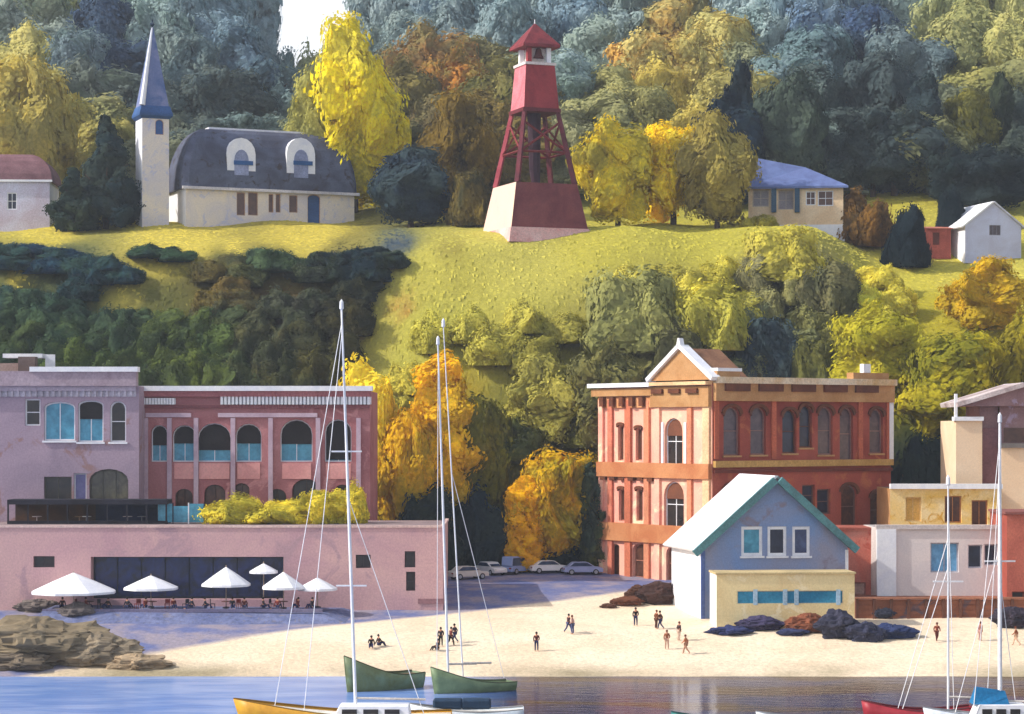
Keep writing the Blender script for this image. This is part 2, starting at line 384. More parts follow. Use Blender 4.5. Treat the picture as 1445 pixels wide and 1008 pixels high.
# foliage colour by place; far blue greys carry painted distance haze
def near_col(px, py, samples):
    s = 0; c1 = [0] * 3; c2 = [0] * 3
    for gx, gy, a, b in samples:
        w_ = 1.0 / (((px - gx) ** 2 + (py - gy) ** 2) / 900.0 + 0.2) ** 2
        s += w_; c1 = [c1[i] + w_ * a[i] for i in range(3)]; c2 = [c2[i] + w_ * b[i] for i in range(3)]
    return [v / s for v in c1], [v / s for v in c2]
SL1, SL2 = (104, 122, 124), (74, 92, 104)
FAR = [ (20, 20, (120, 134, 140), (96, 110, 112)), (100, 15, (166, 160, 84), (120, 128, 90)), (60, 60, (112, 124, 120), (90, 104, 96)), (150, 60, (70, 92, 120), (60, 78, 96)),
 (150, 110, (44, 66, 100), (52, 70, 84)), (190, 40, (112, 126, 118), (94, 108, 96)), (40, 120, (172, 160, 84), (146, 140, 80)), (40, 190, (184, 164, 72), (160, 144, 70)), (110, 190, (160, 146, 66), (120, 116, 60)),
 (280, 60, (92, 110, 118), (78, 94, 100)), (330, 110, (72, 90, 102), (64, 80, 86)), (400, 100, (84, 104, 106), (66, 84, 90)), (270, 150, (84, 90, 72), (64, 76, 76)), (380, 50, (96, 114, 122), (86, 100, 110)),
 (440, 130, (156, 152, 84), (124, 124, 80)), (470, 40, (120, 134, 140), (100, 118, 124)), (620, 20, (106, 120, 124), (84, 100, 108)), (680, 60, (100, 116, 120), (80, 98, 104)), (600, 60, (100, 112, 108), (82, 96, 96)), (640, 130, (124, 104, 44), (148, 100, 44)), (700, 140, (112, 104, 52), (90, 88, 48)),
 (560, 180, (110, 98, 44), (84, 78, 46)), (620, 240, (60, 72, 72), (50, 62, 66)), (680, 220, (120, 96, 36), (90, 76, 38)), (830, 60, (96, 114, 120), (76, 94, 106)), (800, 120, (100, 116, 116), (90, 104, 96)), (870, 150, (140, 134, 74), (116, 116, 76)),
 (930, 90, (168, 152, 80), (170, 134, 66)), (980, 60, (156, 150, 86), (176, 150, 74)), (900, 20, (110, 120, 112), (100, 110, 100)), (1020, 110, (164, 152, 76), (140, 130, 70)), (960, 160, (176, 158, 62), (150, 134, 60)),
 (1080, 40, (120, 134, 134), (90, 108, 114)), (1120, 110, (80, 98, 104), (66, 84, 84)), (1180, 60, (84, 102, 114), (66, 84, 104)), (1230, 80, (62, 86, 122), (64, 84, 104)), (1250, 30, (94, 110, 112), (80, 98, 104)), (1160, 150, (76, 90, 84), (62, 74, 72)),
 (1290, 60, (90, 106, 108), (74, 90, 96)), (1340, 40, (160, 156, 88), (130, 134, 88)), (1420, 60, (170, 162, 90), (150, 148, 90)), (1390, 120, (160, 150, 70), (120, 118, 66)), (1300, 130, (76, 88, 88), (60, 72, 74)), (1350, 170, (130, 122, 52), (96, 96, 56)), (1420, 200, (60, 70, 60), (46, 56, 56)), (1240, 180, (62, 72, 66), (52, 62, 62)),
]
COLS = [(-10, 'above the maroon roof'), (70, 'above the dark fir'), (140, 'left of the spire'), (215, 'above the spire'), (290, 'right of the spire'), (360, 'above the left dormer'), (435, 'above the right dormer'),
        (510, 'behind the lemon tree'), (580, 'right of the church'), (650, 'left of the bell tower'), (725, 'behind the bell tower'), (800, 'right of the bell tower'), (870, 'above the olive tree'), (945, 'above the golden tree'), (1020, 'left of the blue roof'), (1095, 'above the blue roof'),
        (1165, 'right of the blue roof'), (1240, 'above the rusty bush'), (1315, 'above the red shed'), (1390, 'above the white cottage'), (1450, 'by the right edge')]
ROWN = ['behind the skyline', 'on the skyline', 'just under the skyline', 'high on the far hill', 'halfway up the far hill', 'low on the far hill', 'at the foot of the far hill']
def colname(c):
    r, g, b = c
    if b > r + 6: return 'slate blue' if b > g + 4 else 'blue green'
    if r > 150: return 'golden olive' if g > 130 else 'amber'
    if r > g + 10: return 'russet brown'
    if r > 105: return 'olive'
    return 'dark grey green'
rows = [(122, 190), (130, 225), (150, 150), (185, 135), (218, 125), (250, 118), (284, 105)]
for ri, (bot, ht) in enumerate(rows):
    for ci, (cx, where) in enumerate(COLS):
        px = cx + (42 if ri % 2 else 0) + random.uniform(-14, 14)
        if px > 1500: continue
        b = bot + random.uniform(-8, 8); h_ = ht * random.uniform(0.85, 1.15)
        if abs(px - 432) < 92:
            lim = max(6, 86 - 0.85 * abs(px - 428))
            if b - h_ < lim: h_ = b - lim
            if h_ < 60: b = b + 30; h_ += 30
        c1, c2 = near_col(px, b - h_ * 0.55, FAR); fb_ = 1.0 if c1[2] - c1[0] > 34 else ((1.42 if sum(c1) > 255 else 1.12) if c1[2] > c1[0] else 1.2); m3 = sum(c1) / 3; c1 = [lerp(v, m3, .18) for v in c1]; c1 = [min(235, v * fb_) for v in c1]; c2 = [min(235, v * fb_) for v in c2]  # far trees lifted and greyed, haze painted into the leaves
        kd = 'round'; h_ *= 1.08 if abs(px - 432) > 92 else 1
        kn = {'round': 'broad', 'column': 'tall narrow', 'cone': 'pointed'}[kd]
        tree('hill_tree', 'tree', px, b - h_, b, random.uniform(56, 74) if abs(px - 432) > 92 or ri > 2 else 42, kd, c1, c2,
             '%s tree %s, %s' % (colname(c1).replace('dark grey green', 'grey green'), ROWN[ri].replace(' far', ''), where), group='trees covering the far hill', y0=346.0)

# distinct trees: px, top, bottom, half width, kind, light, dark, label
X = [
 (500, 22, 250, 78, 'round', (240, 220, 36), (206, 192, 60), 'bright lemon yellow round tree behind the right end of the church', 338),
 (440, 110, 262, 44, 'round', (168, 162, 84), (128, 128, 74), 'dull yellow green tree close behind the church roof', 336),
 (150, 165, 330, 62, 'cone', (58, 68, 58), (40, 56, 60), 'dark fir between brown roofed house and church steeple', 322),
 (105, 232, 330, 42, 'cone', (48, 62, 58), (60, 70, 50), 'short dark fir touching the brown roofed house', 318),
 (28, 60, 290, 84, 'round', (188, 168, 78), (164, 150, 80), 'wide straw coloured tree behind the brown roofed house', 340),
 (580, 205, 330, 62, 'round', (62, 76, 76), (46, 60, 72), 'dark slate green tree between church and bell tower', 322),
 (645, 130, 322, 52, 'round', (132, 108, 44), (100, 84, 42), 'brown olive tree just left of the bell tower', 330),
 (668, 240, 325, 36, 'bush', (112, 96, 46), (76, 74, 48), 'olive brown bush at the left foot of the bell tower', 318),
 (872, 160, 330, 58, 'round', (236, 212, 50), (178, 164, 60), 'yellow olive rounded tree right beside the bell tower', 312),
 (950, 158, 322, 66, 'round', (244, 212, 36), (210, 186, 50), 'golden tree in the middle of three right of the bell tower', 316),
 (1012, 156, 312, 56, 'round', (168, 152, 74), (140, 126, 66), 'drab olive tree against the left end of the blue roofed house', 312),
 (1040, 84, 200, 36, 'round', (38, 50, 54), (30, 42, 54), 'small black green tree top poking up left of the slate trees', 345),
 (1030, 132, 240, 58, 'round', (40, 54, 58), (34, 48, 62), 'black green tree above left of the blue roofed house', 341),
 (1115, 95, 225, 58, 'round', (78, 90, 76), (60, 72, 66), 'big moss green tree rising behind the blue roof', 343),
 (1262, 135, 245, 76, 'round', (62, 74, 74), (52, 62, 58), 'dark ragged tree above the yellow meadow', 346),
 (1305, 95, 210, 34, 'column', (58, 72, 76), (50, 62, 60), 'slim dark pine standing over the yellow meadow', 348),
 (1413, 95, 175, 22, 'column', (64, 74, 54), (54, 62, 50), 'round topped dark pine on the ridge above the cottage', 352),
 (1365, 115, 225, 44, 'round', (124, 118, 48), (84, 86, 54), 'olive tree right of the slim dark pine', 350),
 (1400, 205, 300, 60, 'round', (44, 54, 54), (36, 46, 50), 'big dark tree directly behind the white cottage', 336),
 (1348, 205, 285, 44, 'round', (46, 56, 52), (38, 50, 52), 'dark ragged tree left of the big one behind the cottage', 338),
 (1282, 292, 356, 34, 'bush', (32, 44, 50), (26, 38, 44), 'near black round bush left of the red shed', 309),
 (1345, 266, 322, 26, 'bush', (36, 46, 50), (28, 40, 44), 'near black bush behind the red shed', 318),
 (1225, 275, 335, 46, 'bush', (132, 96, 42), (96, 76, 44), 'rusty brown bush right of the blue roofed house', 318),
 (1075, 300, 322, 26, 'bush', (190, 178, 70), (150, 140, 64), 'small pale green bush in front of the blue roofed house', 312),
 # mid slope
 (1388, 362, 470, 66, 'round', (206, 168, 36), (172, 146, 36), 'orange tree on the right below the white cottage', None),
 (1240, 425, 560, 72, 'round', (192, 180, 48), (156, 150, 40), 'lime yellow tree above right of the brick building', None),
 (1340, 450, 640, 84, 'round', (184, 168, 36), (120, 118, 34), 'tall mustard green tree between brick building and cream house', None),
 (1430, 440, 640, 60, 'round', (150, 136, 32), (108, 100, 30), 'dark mustard tree above the cream gabled house', None),
 (1170, 360, 450, 50, 'bush', (126, 120, 78), (90, 92, 64), 'grey olive shrub at the right edge of the grassy mound', None),
 (1110, 320, 400, 62, 'bush', (200, 188, 76), (168, 158, 72), 'pale yellow shrub on top of the mound below the blue roofed house', None),
 (1010, 400, 500, 70, 'bush', (196, 186, 74), (156, 152, 66), 'yellow green shrub on the mound above the brick building', None),
 (1085, 440, 540, 52, 'bush', (70, 84, 82), (52, 66, 74), 'slate dark shrub behind the brick building roof', None),
 (900, 380, 500, 76, 'bush', (160, 158, 92), (132, 132, 78), 'wide grey green shrub on the mound right of centre', None),
 (960, 455, 560, 60, 'bush', (100, 98, 62), (84, 84, 54), 'dull dark shrub behind the brick building pediment', None),
 (850, 480, 650, 66, 'round', (138, 132, 72), (108, 106, 62), 'grey olive tree left of the brick building', None),
 (770, 500, 640, 60, 'round', (178, 168, 78), (146, 140, 68), 'soft olive tree on the mound under the bell tower', None),
 (1145, 470, 560, 40, 'bush', (120, 118, 58), (84, 88, 56), 'olive shrub over the brick building cornice', None),
 # lower centre
 (512, 500, 740, 58, 'round', (242, 220, 64), (220, 196, 54), 'pale yellow tree behind the corner of the pink arcade building', 268),
 (620, 485, 760, 62, 'column', (236, 188, 30), (208, 170, 36), 'tall amber tree behind the two tall masts', 268),
 (575, 560, 770, 46, 'round', (222, 178, 32), (184, 158, 42), 'amber and olive tree left of the tallest amber tree', 265),
 (680, 540, 780, 60, 'round', (130, 122, 40), (96, 96, 36), 'olive tree just right of the tall amber tree', 270),
 (735, 590, 780, 56, 'round', (106, 104, 46), (78, 84, 44), 'dark olive tree in the middle of the gap between buildings', 272),
 (780, 608, 800, 70, 'round', (212, 168, 24), (150, 136, 36), 'golden tree with dark patches left of the brick building', 263.5),
 (740, 665, 795, 34, 'column', (240, 188, 20), (222, 172, 22), 'small bright amber tree in front of the golden tree', 261),
 (838, 640, 800, 30, 'column', (104, 106, 44), (60, 74, 62), 'narrow dark green tree touching the brick building wall', 262),
 (600, 690, 790, 60, 'bush', (52, 62, 52), (40, 54, 60), 'near black bush behind the end of the long pink building', 262),
 (680, 690, 808, 56, 'bush', (44, 56, 54), (34, 48, 58), 'near black bush in the gap right of the pink building', 265),
 (775, 750, 812, 60, 'bush', (36, 50, 50), (28, 42, 48), 'black green bush behind the parked cars', 266),
 (1300, 600, 720, 52, 'bush', (40, 54, 50), (30, 44, 52), 'black green bush behind the yellow building', 266),
]
for (px, top, bot, hw, kd, c1, c2, lab, Y) in X:
    nm = 'shrub' if kd == 'bush' else ('fir_tree' if kd == 'cone' else 'tree')
    tree(nm, 'shrub' if kd == 'bush' else 'tree', px, top, bot, hw, kd, c1, c2, lab, Y=Y)

# dark hedgerow slope left
SLOPE = [(60, 375, (62, 78, 66), (48, 66, 74)), (150, 380, (60, 76, 60), (52, 68, 66)), (240, 360, (70, 84, 52), (58, 70, 54)), (60, 440, (84, 92, 56), (66, 78, 54)), (140, 460, (80, 86, 54), (66, 74, 50)),
 (250, 430, (124, 118, 44), (96, 94, 48)), (320, 410, (132, 96, 44), (104, 84, 48)), (300, 480, (96, 98, 46), (78, 84, 48)), (380, 370, (92, 98, 58), (78, 84, 54)), (420, 430, (92, 88, 60), (84, 70, 50)), (500, 370, (58, 62, 42), (44, 54, 52)),
 (480, 430, (84, 66, 36), (60, 54, 34)), (380, 480, (96, 80, 48), (84, 76, 46)), (120, 520, (104, 104, 44), (84, 86, 42)), (250, 520, (110, 106, 42), (86, 84, 42)), (420, 520, (92, 76, 36), (74, 68, 38)), (30, 500, (88, 88, 46), (70, 76, 46)), (500, 490, (84, 70, 34), (70, 60, 34))]
gaps = [(145, 356, 18, 7), (228, 378, 24, 7), (25, 402, 40, 10), (180, 418, 38, 7), (270, 430, 8, 6), (330, 350, 24, 6), (432, 352, 34, 5), (410, 405, 30, 2)]
n = 0
place = ['above the grey building', 'above the left arches', 'above the arcade cornice', 'above the right arches', 'below the church steeple', 'below the church', 'beside the grassy mound']
order = ['first', 'second', 'third', 'fourth', 'fifth', 'sixth', 'seventh', 'eighth', 'ninth', 'tenth', 'eleventh', 'twelfth', 'thirteenth']
for ri, bot in enumerate((366, 384, 404, 426, 450, 478, 508, 540, 566)):
    k = 0
    for ci in range(13):
        px = -5 + ci * 44 + (22 if ri % 2 else 0) + random.uniform(-7, 7)
        if px > 566 - ri * 13: continue
        hh = (22, 30, 34, 38, 42, 46, 50, 52, 56)[ri] * random.uniform(0.9, 1.15)
        b = bot + random.uniform(-4, 4)
        if any(abs(px - gx) < gw + 25 and b > gy - gh and b - hh * .75 < gy + gh for gx, gy, gw, gh in gaps): continue
        c1, c2 = near_col(px, b - hh * 0.5, SLOPE); c1 = [c1[0] * .88, c1[1] * 1.02, c1[2] * 1.14]; c2 = [c2[0] * .84, c2[1] * 1.0, c2[2] * 1.2]
        rown = ('top', 'second', 'third', 'fourth', 'fifth', 'sixth', 'seventh', 'eighth', 'lowest')[ri]
        tree('shrub', 'shrub', px, b - hh, b, random.uniform(34, 42), 'bush', c1, c2,
             '%s shrub, %s from left in the %s hedge row below the church' % (colname(c1), order[k], rown), group='shrubs on the slope below the church')
        k += 1
# pale round bushes low on the sunlit mound
BG = [(742, 478, 40, 'straight below the bell tower, upper of three'), (796, 492, 42, 'beside the wide grey green shrub, left of it'), (700, 520, 44, 'right of the tall amber tree tip'), (756, 530, 44, 'in the middle of the lower mound'), (606, 500, 34, 'just above the pale yellow tree'), (664, 492, 40, 'right above the amber tree tip')]
for i, (px, b, hw_, wh) in enumerate(BG):
    g1 = ground_col(px, b - 25); f1 = random.uniform(.94, 1.04)
    tree('round_bush', 'bush', px, b - random.uniform(50, 62), b, hw_, 'bush', [min(240, v * f1 * 1.0) for v in g1], [v * f1 * .86 for v in g1], 'pale yellow green round bush ' + wh, group='pale bushes on the sunlit mound')
# soft shrubs over the mound and the right hand slope
n = 0
for ri, bot in enumerate((415, 445, 475, 505, 535, 565, 600, 640, 680)):
    k = 0
    for ci in range(22):
        px = 560 + ci * 42 + (21 if ri % 2 else 0) + random.uniform(-9, 9); b = bot + random.uniform(-7, 7)
        if px > 1260 or px < 600 - ri * 6: continue
        if px < 800 and b < 470 + (px - 600) * .1 : continue
        if px < 880 and b < 440: continue
        if px < 790 and b < 570 - max(0, 640 - px): continue
        if px < 880 and b < 600 - max(0, 640 - px): continue
        if b > 560 and 850 < px < 1250: continue
        if random.random() < 0.12: continue
        g1 = ground_col(px, b - 18); f1 = random.uniform(.86, 1.08)
        tree('mound_shrub', 'shrub', px, b - random.uniform(36, 52), b, random.uniform(28, 42), 'bush', [min(235, v * f1 * 1.22) for v in g1], [v * f1 * .98 for v in g1],
             '%s shrub, %s from left in the %s row of shrubs on the mound' % (colname(g1), order[k] if k < 13 else '%dth' % (k + 1), ('top', 'second', 'third', 'fourth', 'fifth', 'sixth', 'seventh', 'eighth', 'lowest')[ri]), group='soft shrubs covering the mound')
        k += 1
# pale yellow bushes on the roof terrace
for px, top, hw, lab in ((330, 698, 62, 'yellow green bush on the terrace under the left arches'), (398, 706, 56, 'low yellow bush in the middle of the terrace planting'), (455, 688, 46, 'yellow bush on the terrace beside the tall mast'), (496, 682, 34, 'yellow bush at the right end of the terrace')):
    p = T(px, 742, 238.5); r = hw / F * 238.5; zt = CZ - (top - HY) / F * 238.5
    root = empty('terrace_bush', (p.x, p.y, 11.9), random.random() * 6, lab, 'bush', 'yellow bushes on the roof terrace')
    cr = bpy.data.objects.new('foliage', random.choice(CROWNS['bush'])); COL.objects.link(cr); cr.parent = root; cr.scale = (r, r * .8, zt - 11.9)
    cr.color = (*[v * LEAF for v in lin((228, 208, 66))], 1); cr['col2'] = [v * LEAF for v in lin((168, 158, 58))]

# ------------------------------------------------------------------ buildings
class Bld:
    def __init__(s, name, label, px, Y, z, ang=0.0, cat='building', group=None):
        p = T(px, 600, Y); s.o = Vector((p.x, Y, z)); s.a = ang
        s.root = empty(name, s.o, ang, label, cat, group)
    def wall(s, lx=0.0, ly=0.0, la=0.0): return Wall(s, lx, ly, la)
class Wall:
    """a vertical plane of a building; s runs along it, d goes into the building"""
    def __init__(w, b, lx, ly, la):
        w.b = b; w.la = la; w.L = Vector((lx, ly, 0))
        R = Matrix.Rotation(b.a, 3, 'Z'); w.wo = b.o + R @ w.L; w.ga = b.a + la
        w.M = Matrix.Translation(w.L) @ Matrix.Rotation(la, 4, 'Z'); w.holes = []
    def st(w, px, py):
        k = (px - CX) / F; c, sn = math.cos(w.ga), math.sin(w.ga)
        s = (k * w.wo.y - w.wo.x) / (c - k * sn); Y = w.wo.y + s * sn
        return s, CZ - (py - HY) / F * Y - w.wo.z
    def rect(w, x0, y0, x1, y1):
        a = w.st(x0, y1); b = w.st(x1, y0); return a[0], a[1], b[0], b[1]
    def shape(w, r, arch):
        s0, z0, s1, z1 = r
        if not arch: return [(s0, z0), (s1, z0), (s1, z1), (s0, z1)]
        h = min((s1 - s0) / 2, (z1 - z0) * 0.5) * (arch if isinstance(arch, float) else 1.0); c = (s0 + s1) / 2; R = (s1 - s0) / 2
        return [(s0, z0), (s1, z0)] + [(c + R * math.cos(t * PI / 8), z1 - h + h * math.sin(t * PI / 8)) for t in range(9)]
    def win(w, x0, y0, x1, y1, arch=False, pane=None, frame=None, fw=0.14, rec=0.45, mull=(1, 1), sill=None, blind=None, name='window', px=True, tilt=0, hood=None):
        r = w.rect(x0, y0, x1, y1) if px else (x0, y0, x1, y1)
        poly = w.shape(r, arch); w.holes.append((poly, rec + 0.1))
        s0, z0, s1, z1 = r; cs, cz = (s0 + s1) / 2, (z0 + z1) / 2
        sx = max(0.2, 1 - 2 * fw / (s1 - s0)); sz = max(0.2, 1 - 2 * fw / (z1 - z0))
        inn = [(cs + (a - cs) * sx, cz + (b_ - cz) * sz) for a, b_ in poly]
        mb = MB(); n_ = len(poly)
        out_ = [(cs + (a - cs) * 0.996, cz + (b_ - cz) * 0.996) for a, b_ in poly]
        vs = []
        for d in (rec - 0.12, rec):
            vs += [w.M @ Vector((a, d, b_)) for a, b_ in out_] + [w.M @ Vector((a, d, b_)) for a, b_ in inn]
        fs = []
        for i in range(n_):
            j = (i + 1) % n_
            fs += [(i, j, n_ + j, n_ + i), (n_ + i, n_ + j, 3 * n_ + j, 3 * n_ + i)]
        mb.add(vs, fs)
        if mull[0]:
            for i in range(mull[0]):
                c = s0 + (s1 - s0) * (i + 1) / (mull[0] + 1); mb.box(c - fw * .3, c + fw * .3, rec - 0.10, rec - 0.02, z0 + fw, z1 - fw * 1.2, w.M)
        if mull[1]:
            for i in range(mull[1]):
                c = z0 + (z1 - z0) * (i + 1) / (mull[1] + 1); mb.box(s0 + fw, s1 - fw, rec - 0.105, rec - 0.025, c - fw * .3, c + fw * .3, w.M)
        fo = mb.build(name, frame or white, w.b.root)
        pb = MB(); pb.prism([(a, b_) for a, b_ in out_], rec - 0.03, rec + 0.04, w.M); pb.build('pane', pane or navy_g, fo)
        if blind:  # upper panel; the dark one paints shade inside the opening
            zb = lerp(z0, z1, blind[1]); bp = [(a, max(b_, zb)) for a, b_ in inn if True]
            bb = MB(); bb.prism(bp, rec - 0.16, rec - 0.13, w.M); bb.build('blind', blind[0], fo)
        if sill:
            sb = MB(); sb.box(s0 - 0.15, s1 + 0.15, -0.18, 0.25, z0 - 0.2, z0 - 0.003, w.M); sb.build('sill', sill, fo)
        if hood:
            hb = MB(); nn = len(poly)
            pts = poly[2:] if arch else [poly[2], poly[3]]
            o2 = [(cs + (a - cs) * 1.28, z1 - (z1 - b_) * 1.0 + 0.32) for a, b_ in pts]
            vs = [w.M @ Vector((a, d, b_)) for d in (-0.22, 0.05) for a, b_ in pts] + [w.M @ Vector((a, d, b_)) for d in (-0.22, 0.05) for a, b_ in o2]
            k = len(pts); fs = []
            for i in range(k - 1): fs += [(i, i + 1, 2 * k + i + 1, 2 * k + i), (2 * k + i, 2 * k + i + 1, 3 * k + i + 1, 3 * k + i), (i, k + i, k + i + 1, i + 1)]
            hb.add(vs, fs); hb.build('window_hood', hood, fo)
        return fo
    def build(w, outline, mat, name='wall', px=True, back=0.0):
        ol = [w.st(*p) for p in outline] if px else outline
        loops = [[Vector((a, b_, 0)) for a, b_ in ol]] + [[Vector((a, b_, 0)) for a, b_ in h[0]] for h in w.holes]
        flat = [v for l in loops for v in l]
        mb = MB()
        mb.add([w.M @ Vector((v.x, 0, v.y)) for v in flat], tessellate_polygon(loops))
        for h, dep in w.holes:
            k = len(h); vs = [w.M @ Vector((a, d, b_)) for d in (0, dep) for a, b_ in h]
            mb.add(vs, [(i, (i + 1) % k, k + (i + 1) % k, k + i) for i in range(k)])
        return mb.build(name, mat, w.b.root)
    def band(w, x0, y0, x1, y1, proj, mat, name='belt_course', px=True, d1=0.1, par=None):
        s0, z0, s1, z1 = w.rect(x0, y0, x1, y1) if px else (x0, y0, x1, y1)
        mb = MB(); mb.box(s0, s1, -proj, d1, z0, z1, w.M); return mb.build(name, mat, par or w.b.root)
    def dentils(w, x0, y0, x1, y1, n_, proj, mat, name='dentil_row', fill=0.5, px=True):
        s0, z0, s1, z1 = w.rect(x0, y0, x1, y1) if px else (x0, y0, x1, y1)
        mb = MB(); st = (s1 - s0) / n_
        mb.box(s0, s1, -.06, .06, z0 + .01, z1 - .01, w.M)
        for i in range(n_): mb.box(s0 + i * st, s0 + (i + fill) * st, -proj, 0.05, z0, z1, w.M)
        return mb.build(name, mat, w.b.root)

def shell(b, w_, d_, h_, mat, name='side_wall', front=False):
    """left, right and back walls of a box"""
    mb = MB(); t = 0.3
    mb.box(0, t, 0.004, d_, -0.5, h_); mb.box(w_ - t, w_, 0.004, d_, -0.5, h_); mb.box(t, w_ - t, d_ - t, d_, -0.5, h_)
    return mb.build(name, mat, b.root)

# --- long pink waterfront building
pinkA = wc('pink_render', (206, 166, 160), (186, 146, 150), 0.10, 5, 0.14, c3=(176, 142, 146))
mauve = wc('mauve_render', (168, 146, 158), (146, 128, 142), 0.15, 5, 0.16, c3=(150, 118, 116))
ZT = 11.9; ZB = 3.0
b = Bld('waterfront_building', 'long low pink flat roofed building with a wide dark opening facing the beach', -60, 228, ZB)
w = b.wall(); wid = w.st(625, 700)[0]
w.win(128, 786, 400, 846, pane=glass('shop_glass', (30, 44, 96), (26, 30, 48)), frame=wc('dark_frame', (44, 48, 60)), fw=0.18, rec=1.6, mull=(7, 0), name='shop_front')
w.win(502, 783, 523, 802, pane=black_g, frame=M('df2', (70, 62, 66)), mull=(1, 0))
w.win(571, 778, 586, 801, pane=black_g, frame=M('df2', (70, 62, 66)), mull=(0, 0))
w.win(573, 807, 586, 834, pane=black_g, frame=M('df2', (70, 62, 66)), mull=(0, 1))
w.win(47, 785, 77, 801, pane=black_g, frame=M('df2', (70, 62, 66)), mull=(1, 0))
zt = ZT - ZB
w.build([(0, -0.5), (wid, -0.5), (wid, zt), (0, zt)], pinkA, px=False)
shell(b, wid, 17.5, zt, pinkA)
MB().box(0.3, wid - .3, .3, 17.2, zt - 0.6, zt - 0.002).build('roof', wc('roof_deck', (150, 130, 128), (130, 112, 112)), b.root)
mb = MB().box(-0.1, wid + 0.1, -0.12, 0.25, zt, zt + 0.22).box(wid - .25, wid + .12, 0.25, 17.4, zt, zt + .22)
mb.build('coping', wc('coping', (214, 186, 176), (196, 164, 156)), b.root)
w.band(590, 845, 626, 852, 0.1, M('stain', (150, 110, 112)), 'base_course', px=True)

# --- grey-mauve building
b = Bld('grey_building', 'mauve grey flat roofed building with teal and dark windows on the far left', -60, 242, ZT)
w = b.wall(); wid = w.st(196, 600)[0]; top = w.st(100, 545)[1]
for a in ((35, 563, 57, 601, False, black_g), (62, 567, 106, 622, 0.35, teal_g), (110, 565, 146, 624, 0.35, teal_g), (155, 566, 178, 624, 0.9, black_g)):
    w.win(a[0], a[1], a[2], a[3], a[4], a[5], white, fw=0.16, mull=(1, 0) if a[2] - a[0] > 30 else (0, 1), sill=white if a[0] > 60 else None, blind=(M('blind_dark', (46, 42, 42)), 0.55) if a[0] == 110 else None)
w.win(62, 673, 101, 712, pane=black_g, frame=M('ol', (92, 88, 78)), mull=(1, 0))
w.win(104, 668, 122, 712, pane=glass('violet_glass', (116, 112, 158), (96, 92, 140)), frame=white, mull=(0, 0))
w.win(126, 662, 181, 716, 0.6, glass('olive_glass', (92, 88, 70), (66, 60, 54)), M('ol', (92, 88, 78)), mull=(2, 0))
w.build([(0, -0.3), (wid, -0.3), (wid, top), (0, top)], mauve, px=False)
shell(b, wid, 14, top, mauve)
w.band(-70, 545, 192, 552, 0.35, M('gc', (184, 170, 182), (160, 146, 158)), 'cornice')
w.band(-70, 524, 194, 545, 0.7, M('gc2', (172, 154, 162), (148, 128, 136)), 'parapet', d1=0.6)
w.band(44, 518, 196, 525, 0.9, white, 'coping', d1=0.7)  # white strip painting a highlight along the roof edge
w.dentils(-60, 552, 192, 560, 30, 0.25, M('gc3', (196, 188, 198)), fill=0.4)
MB().box(0.3, wid - .3, 0.3, 13.7, top - .4, top).build('roof', M('darkroof', (88, 80, 80)), b.root)
ch = w.rect(22, 532, 47, 503); mb = MB().box(w.st(22, 520)[0], w.st(46, 520)[0], 1.2, 2.6, top - 0.2, w.st(30, 503)[1]); mb.build('chimney', M('chim', (110, 92, 86), (84, 68, 62)), b.root)
mb = MB().box(w.st(-10, 520)[0], w.st(20, 520)[0], 2.0, 5.2, top - 0.2, w.st(30, 512)[1]).build('roof_hut', M('hut', (176, 148, 136)), b.root)
MB().box(w.st(-12, 520)[0], w.st(45, 520)[0], 5.3, 8.2, w.st(30, 503)[1], w.st(30, 497)[1]).build('skylight', white, b.root)
MB().box(w.st(48, 520)[0], w.st(62, 520)[0], 5.8, 6.0, top - 0.2, w.st(30, 498)[1]).build('vent', white, b.root)

# dark verandah on the terrace
vb = empty('verandah', (T(10, 700, 236).x, 236, ZT + 0.0), 0, 'dark flat canopy and bar screens along the terrace of the grey building', 'verandah')
wV = T(236, 700, 236).x - T(10, 700, 236).x
dk = wc('dark_timber', (40, 40, 52), (30, 28, 36), 0.5); bw = wc('brown_timber', (84, 56, 34), (56, 40, 32), 0.4)
MB().box(0, wV, 0, 3.4, 2.05, 2.55).build('canopy', dk, vb)
MB().box(0, wV, 0.3, 0.42, 0.0, 0.34).build('kerb', dk, vb)
MB().box(0.2, wV * .52, 3.0, 3.15, 0.003, 2.04).build('screen', bw, vb)
MB().box(wV * .52, wV - .1, 3.0, 3.15, 0.003, 2.04).build('screen', wc('navy_screen', (30, 40, 70), (24, 28, 44), .4), vb)
for i in range(9):
    MB().box(i * (wV - .2) / 8, i * (wV - .2) / 8 + .16, 0.05, .21, 0.003, 2.05).build('post', dk, vb)
for i, (px, c) in enumerate(((52, (220, 200, 196)), (112, (150, 116, 88)), (122, (228, 222, 216)), (180, (190, 176, 176)), (200, (120, 118, 120)))):
    p = T(px, 735, 237.4); mb = MB()
    mb.lathe([(0.5, 0.72), (0.5, 0.78)], 12); mb.lathe([(0.05, 0.0), (0.05, 0.72)], 8); mb.lathe([(0.28, 0.0), (0.25, 0.04)], 10)
    o = mb.build('cafe_table', M('tb%d' % i, c), bevel=0); o.location = (p.x, p.y, ZT)
    tag(o, ['pale round table at the left end of the dark verandah', 'tan round table beside a white one on the dark verandah', 'white round table in the middle of the dark verandah', 'light grey round table right of the middle of the dark verandah', 'dark grey round table at the right end of the verandah'][i], 'table', 'round tables under the verandah')
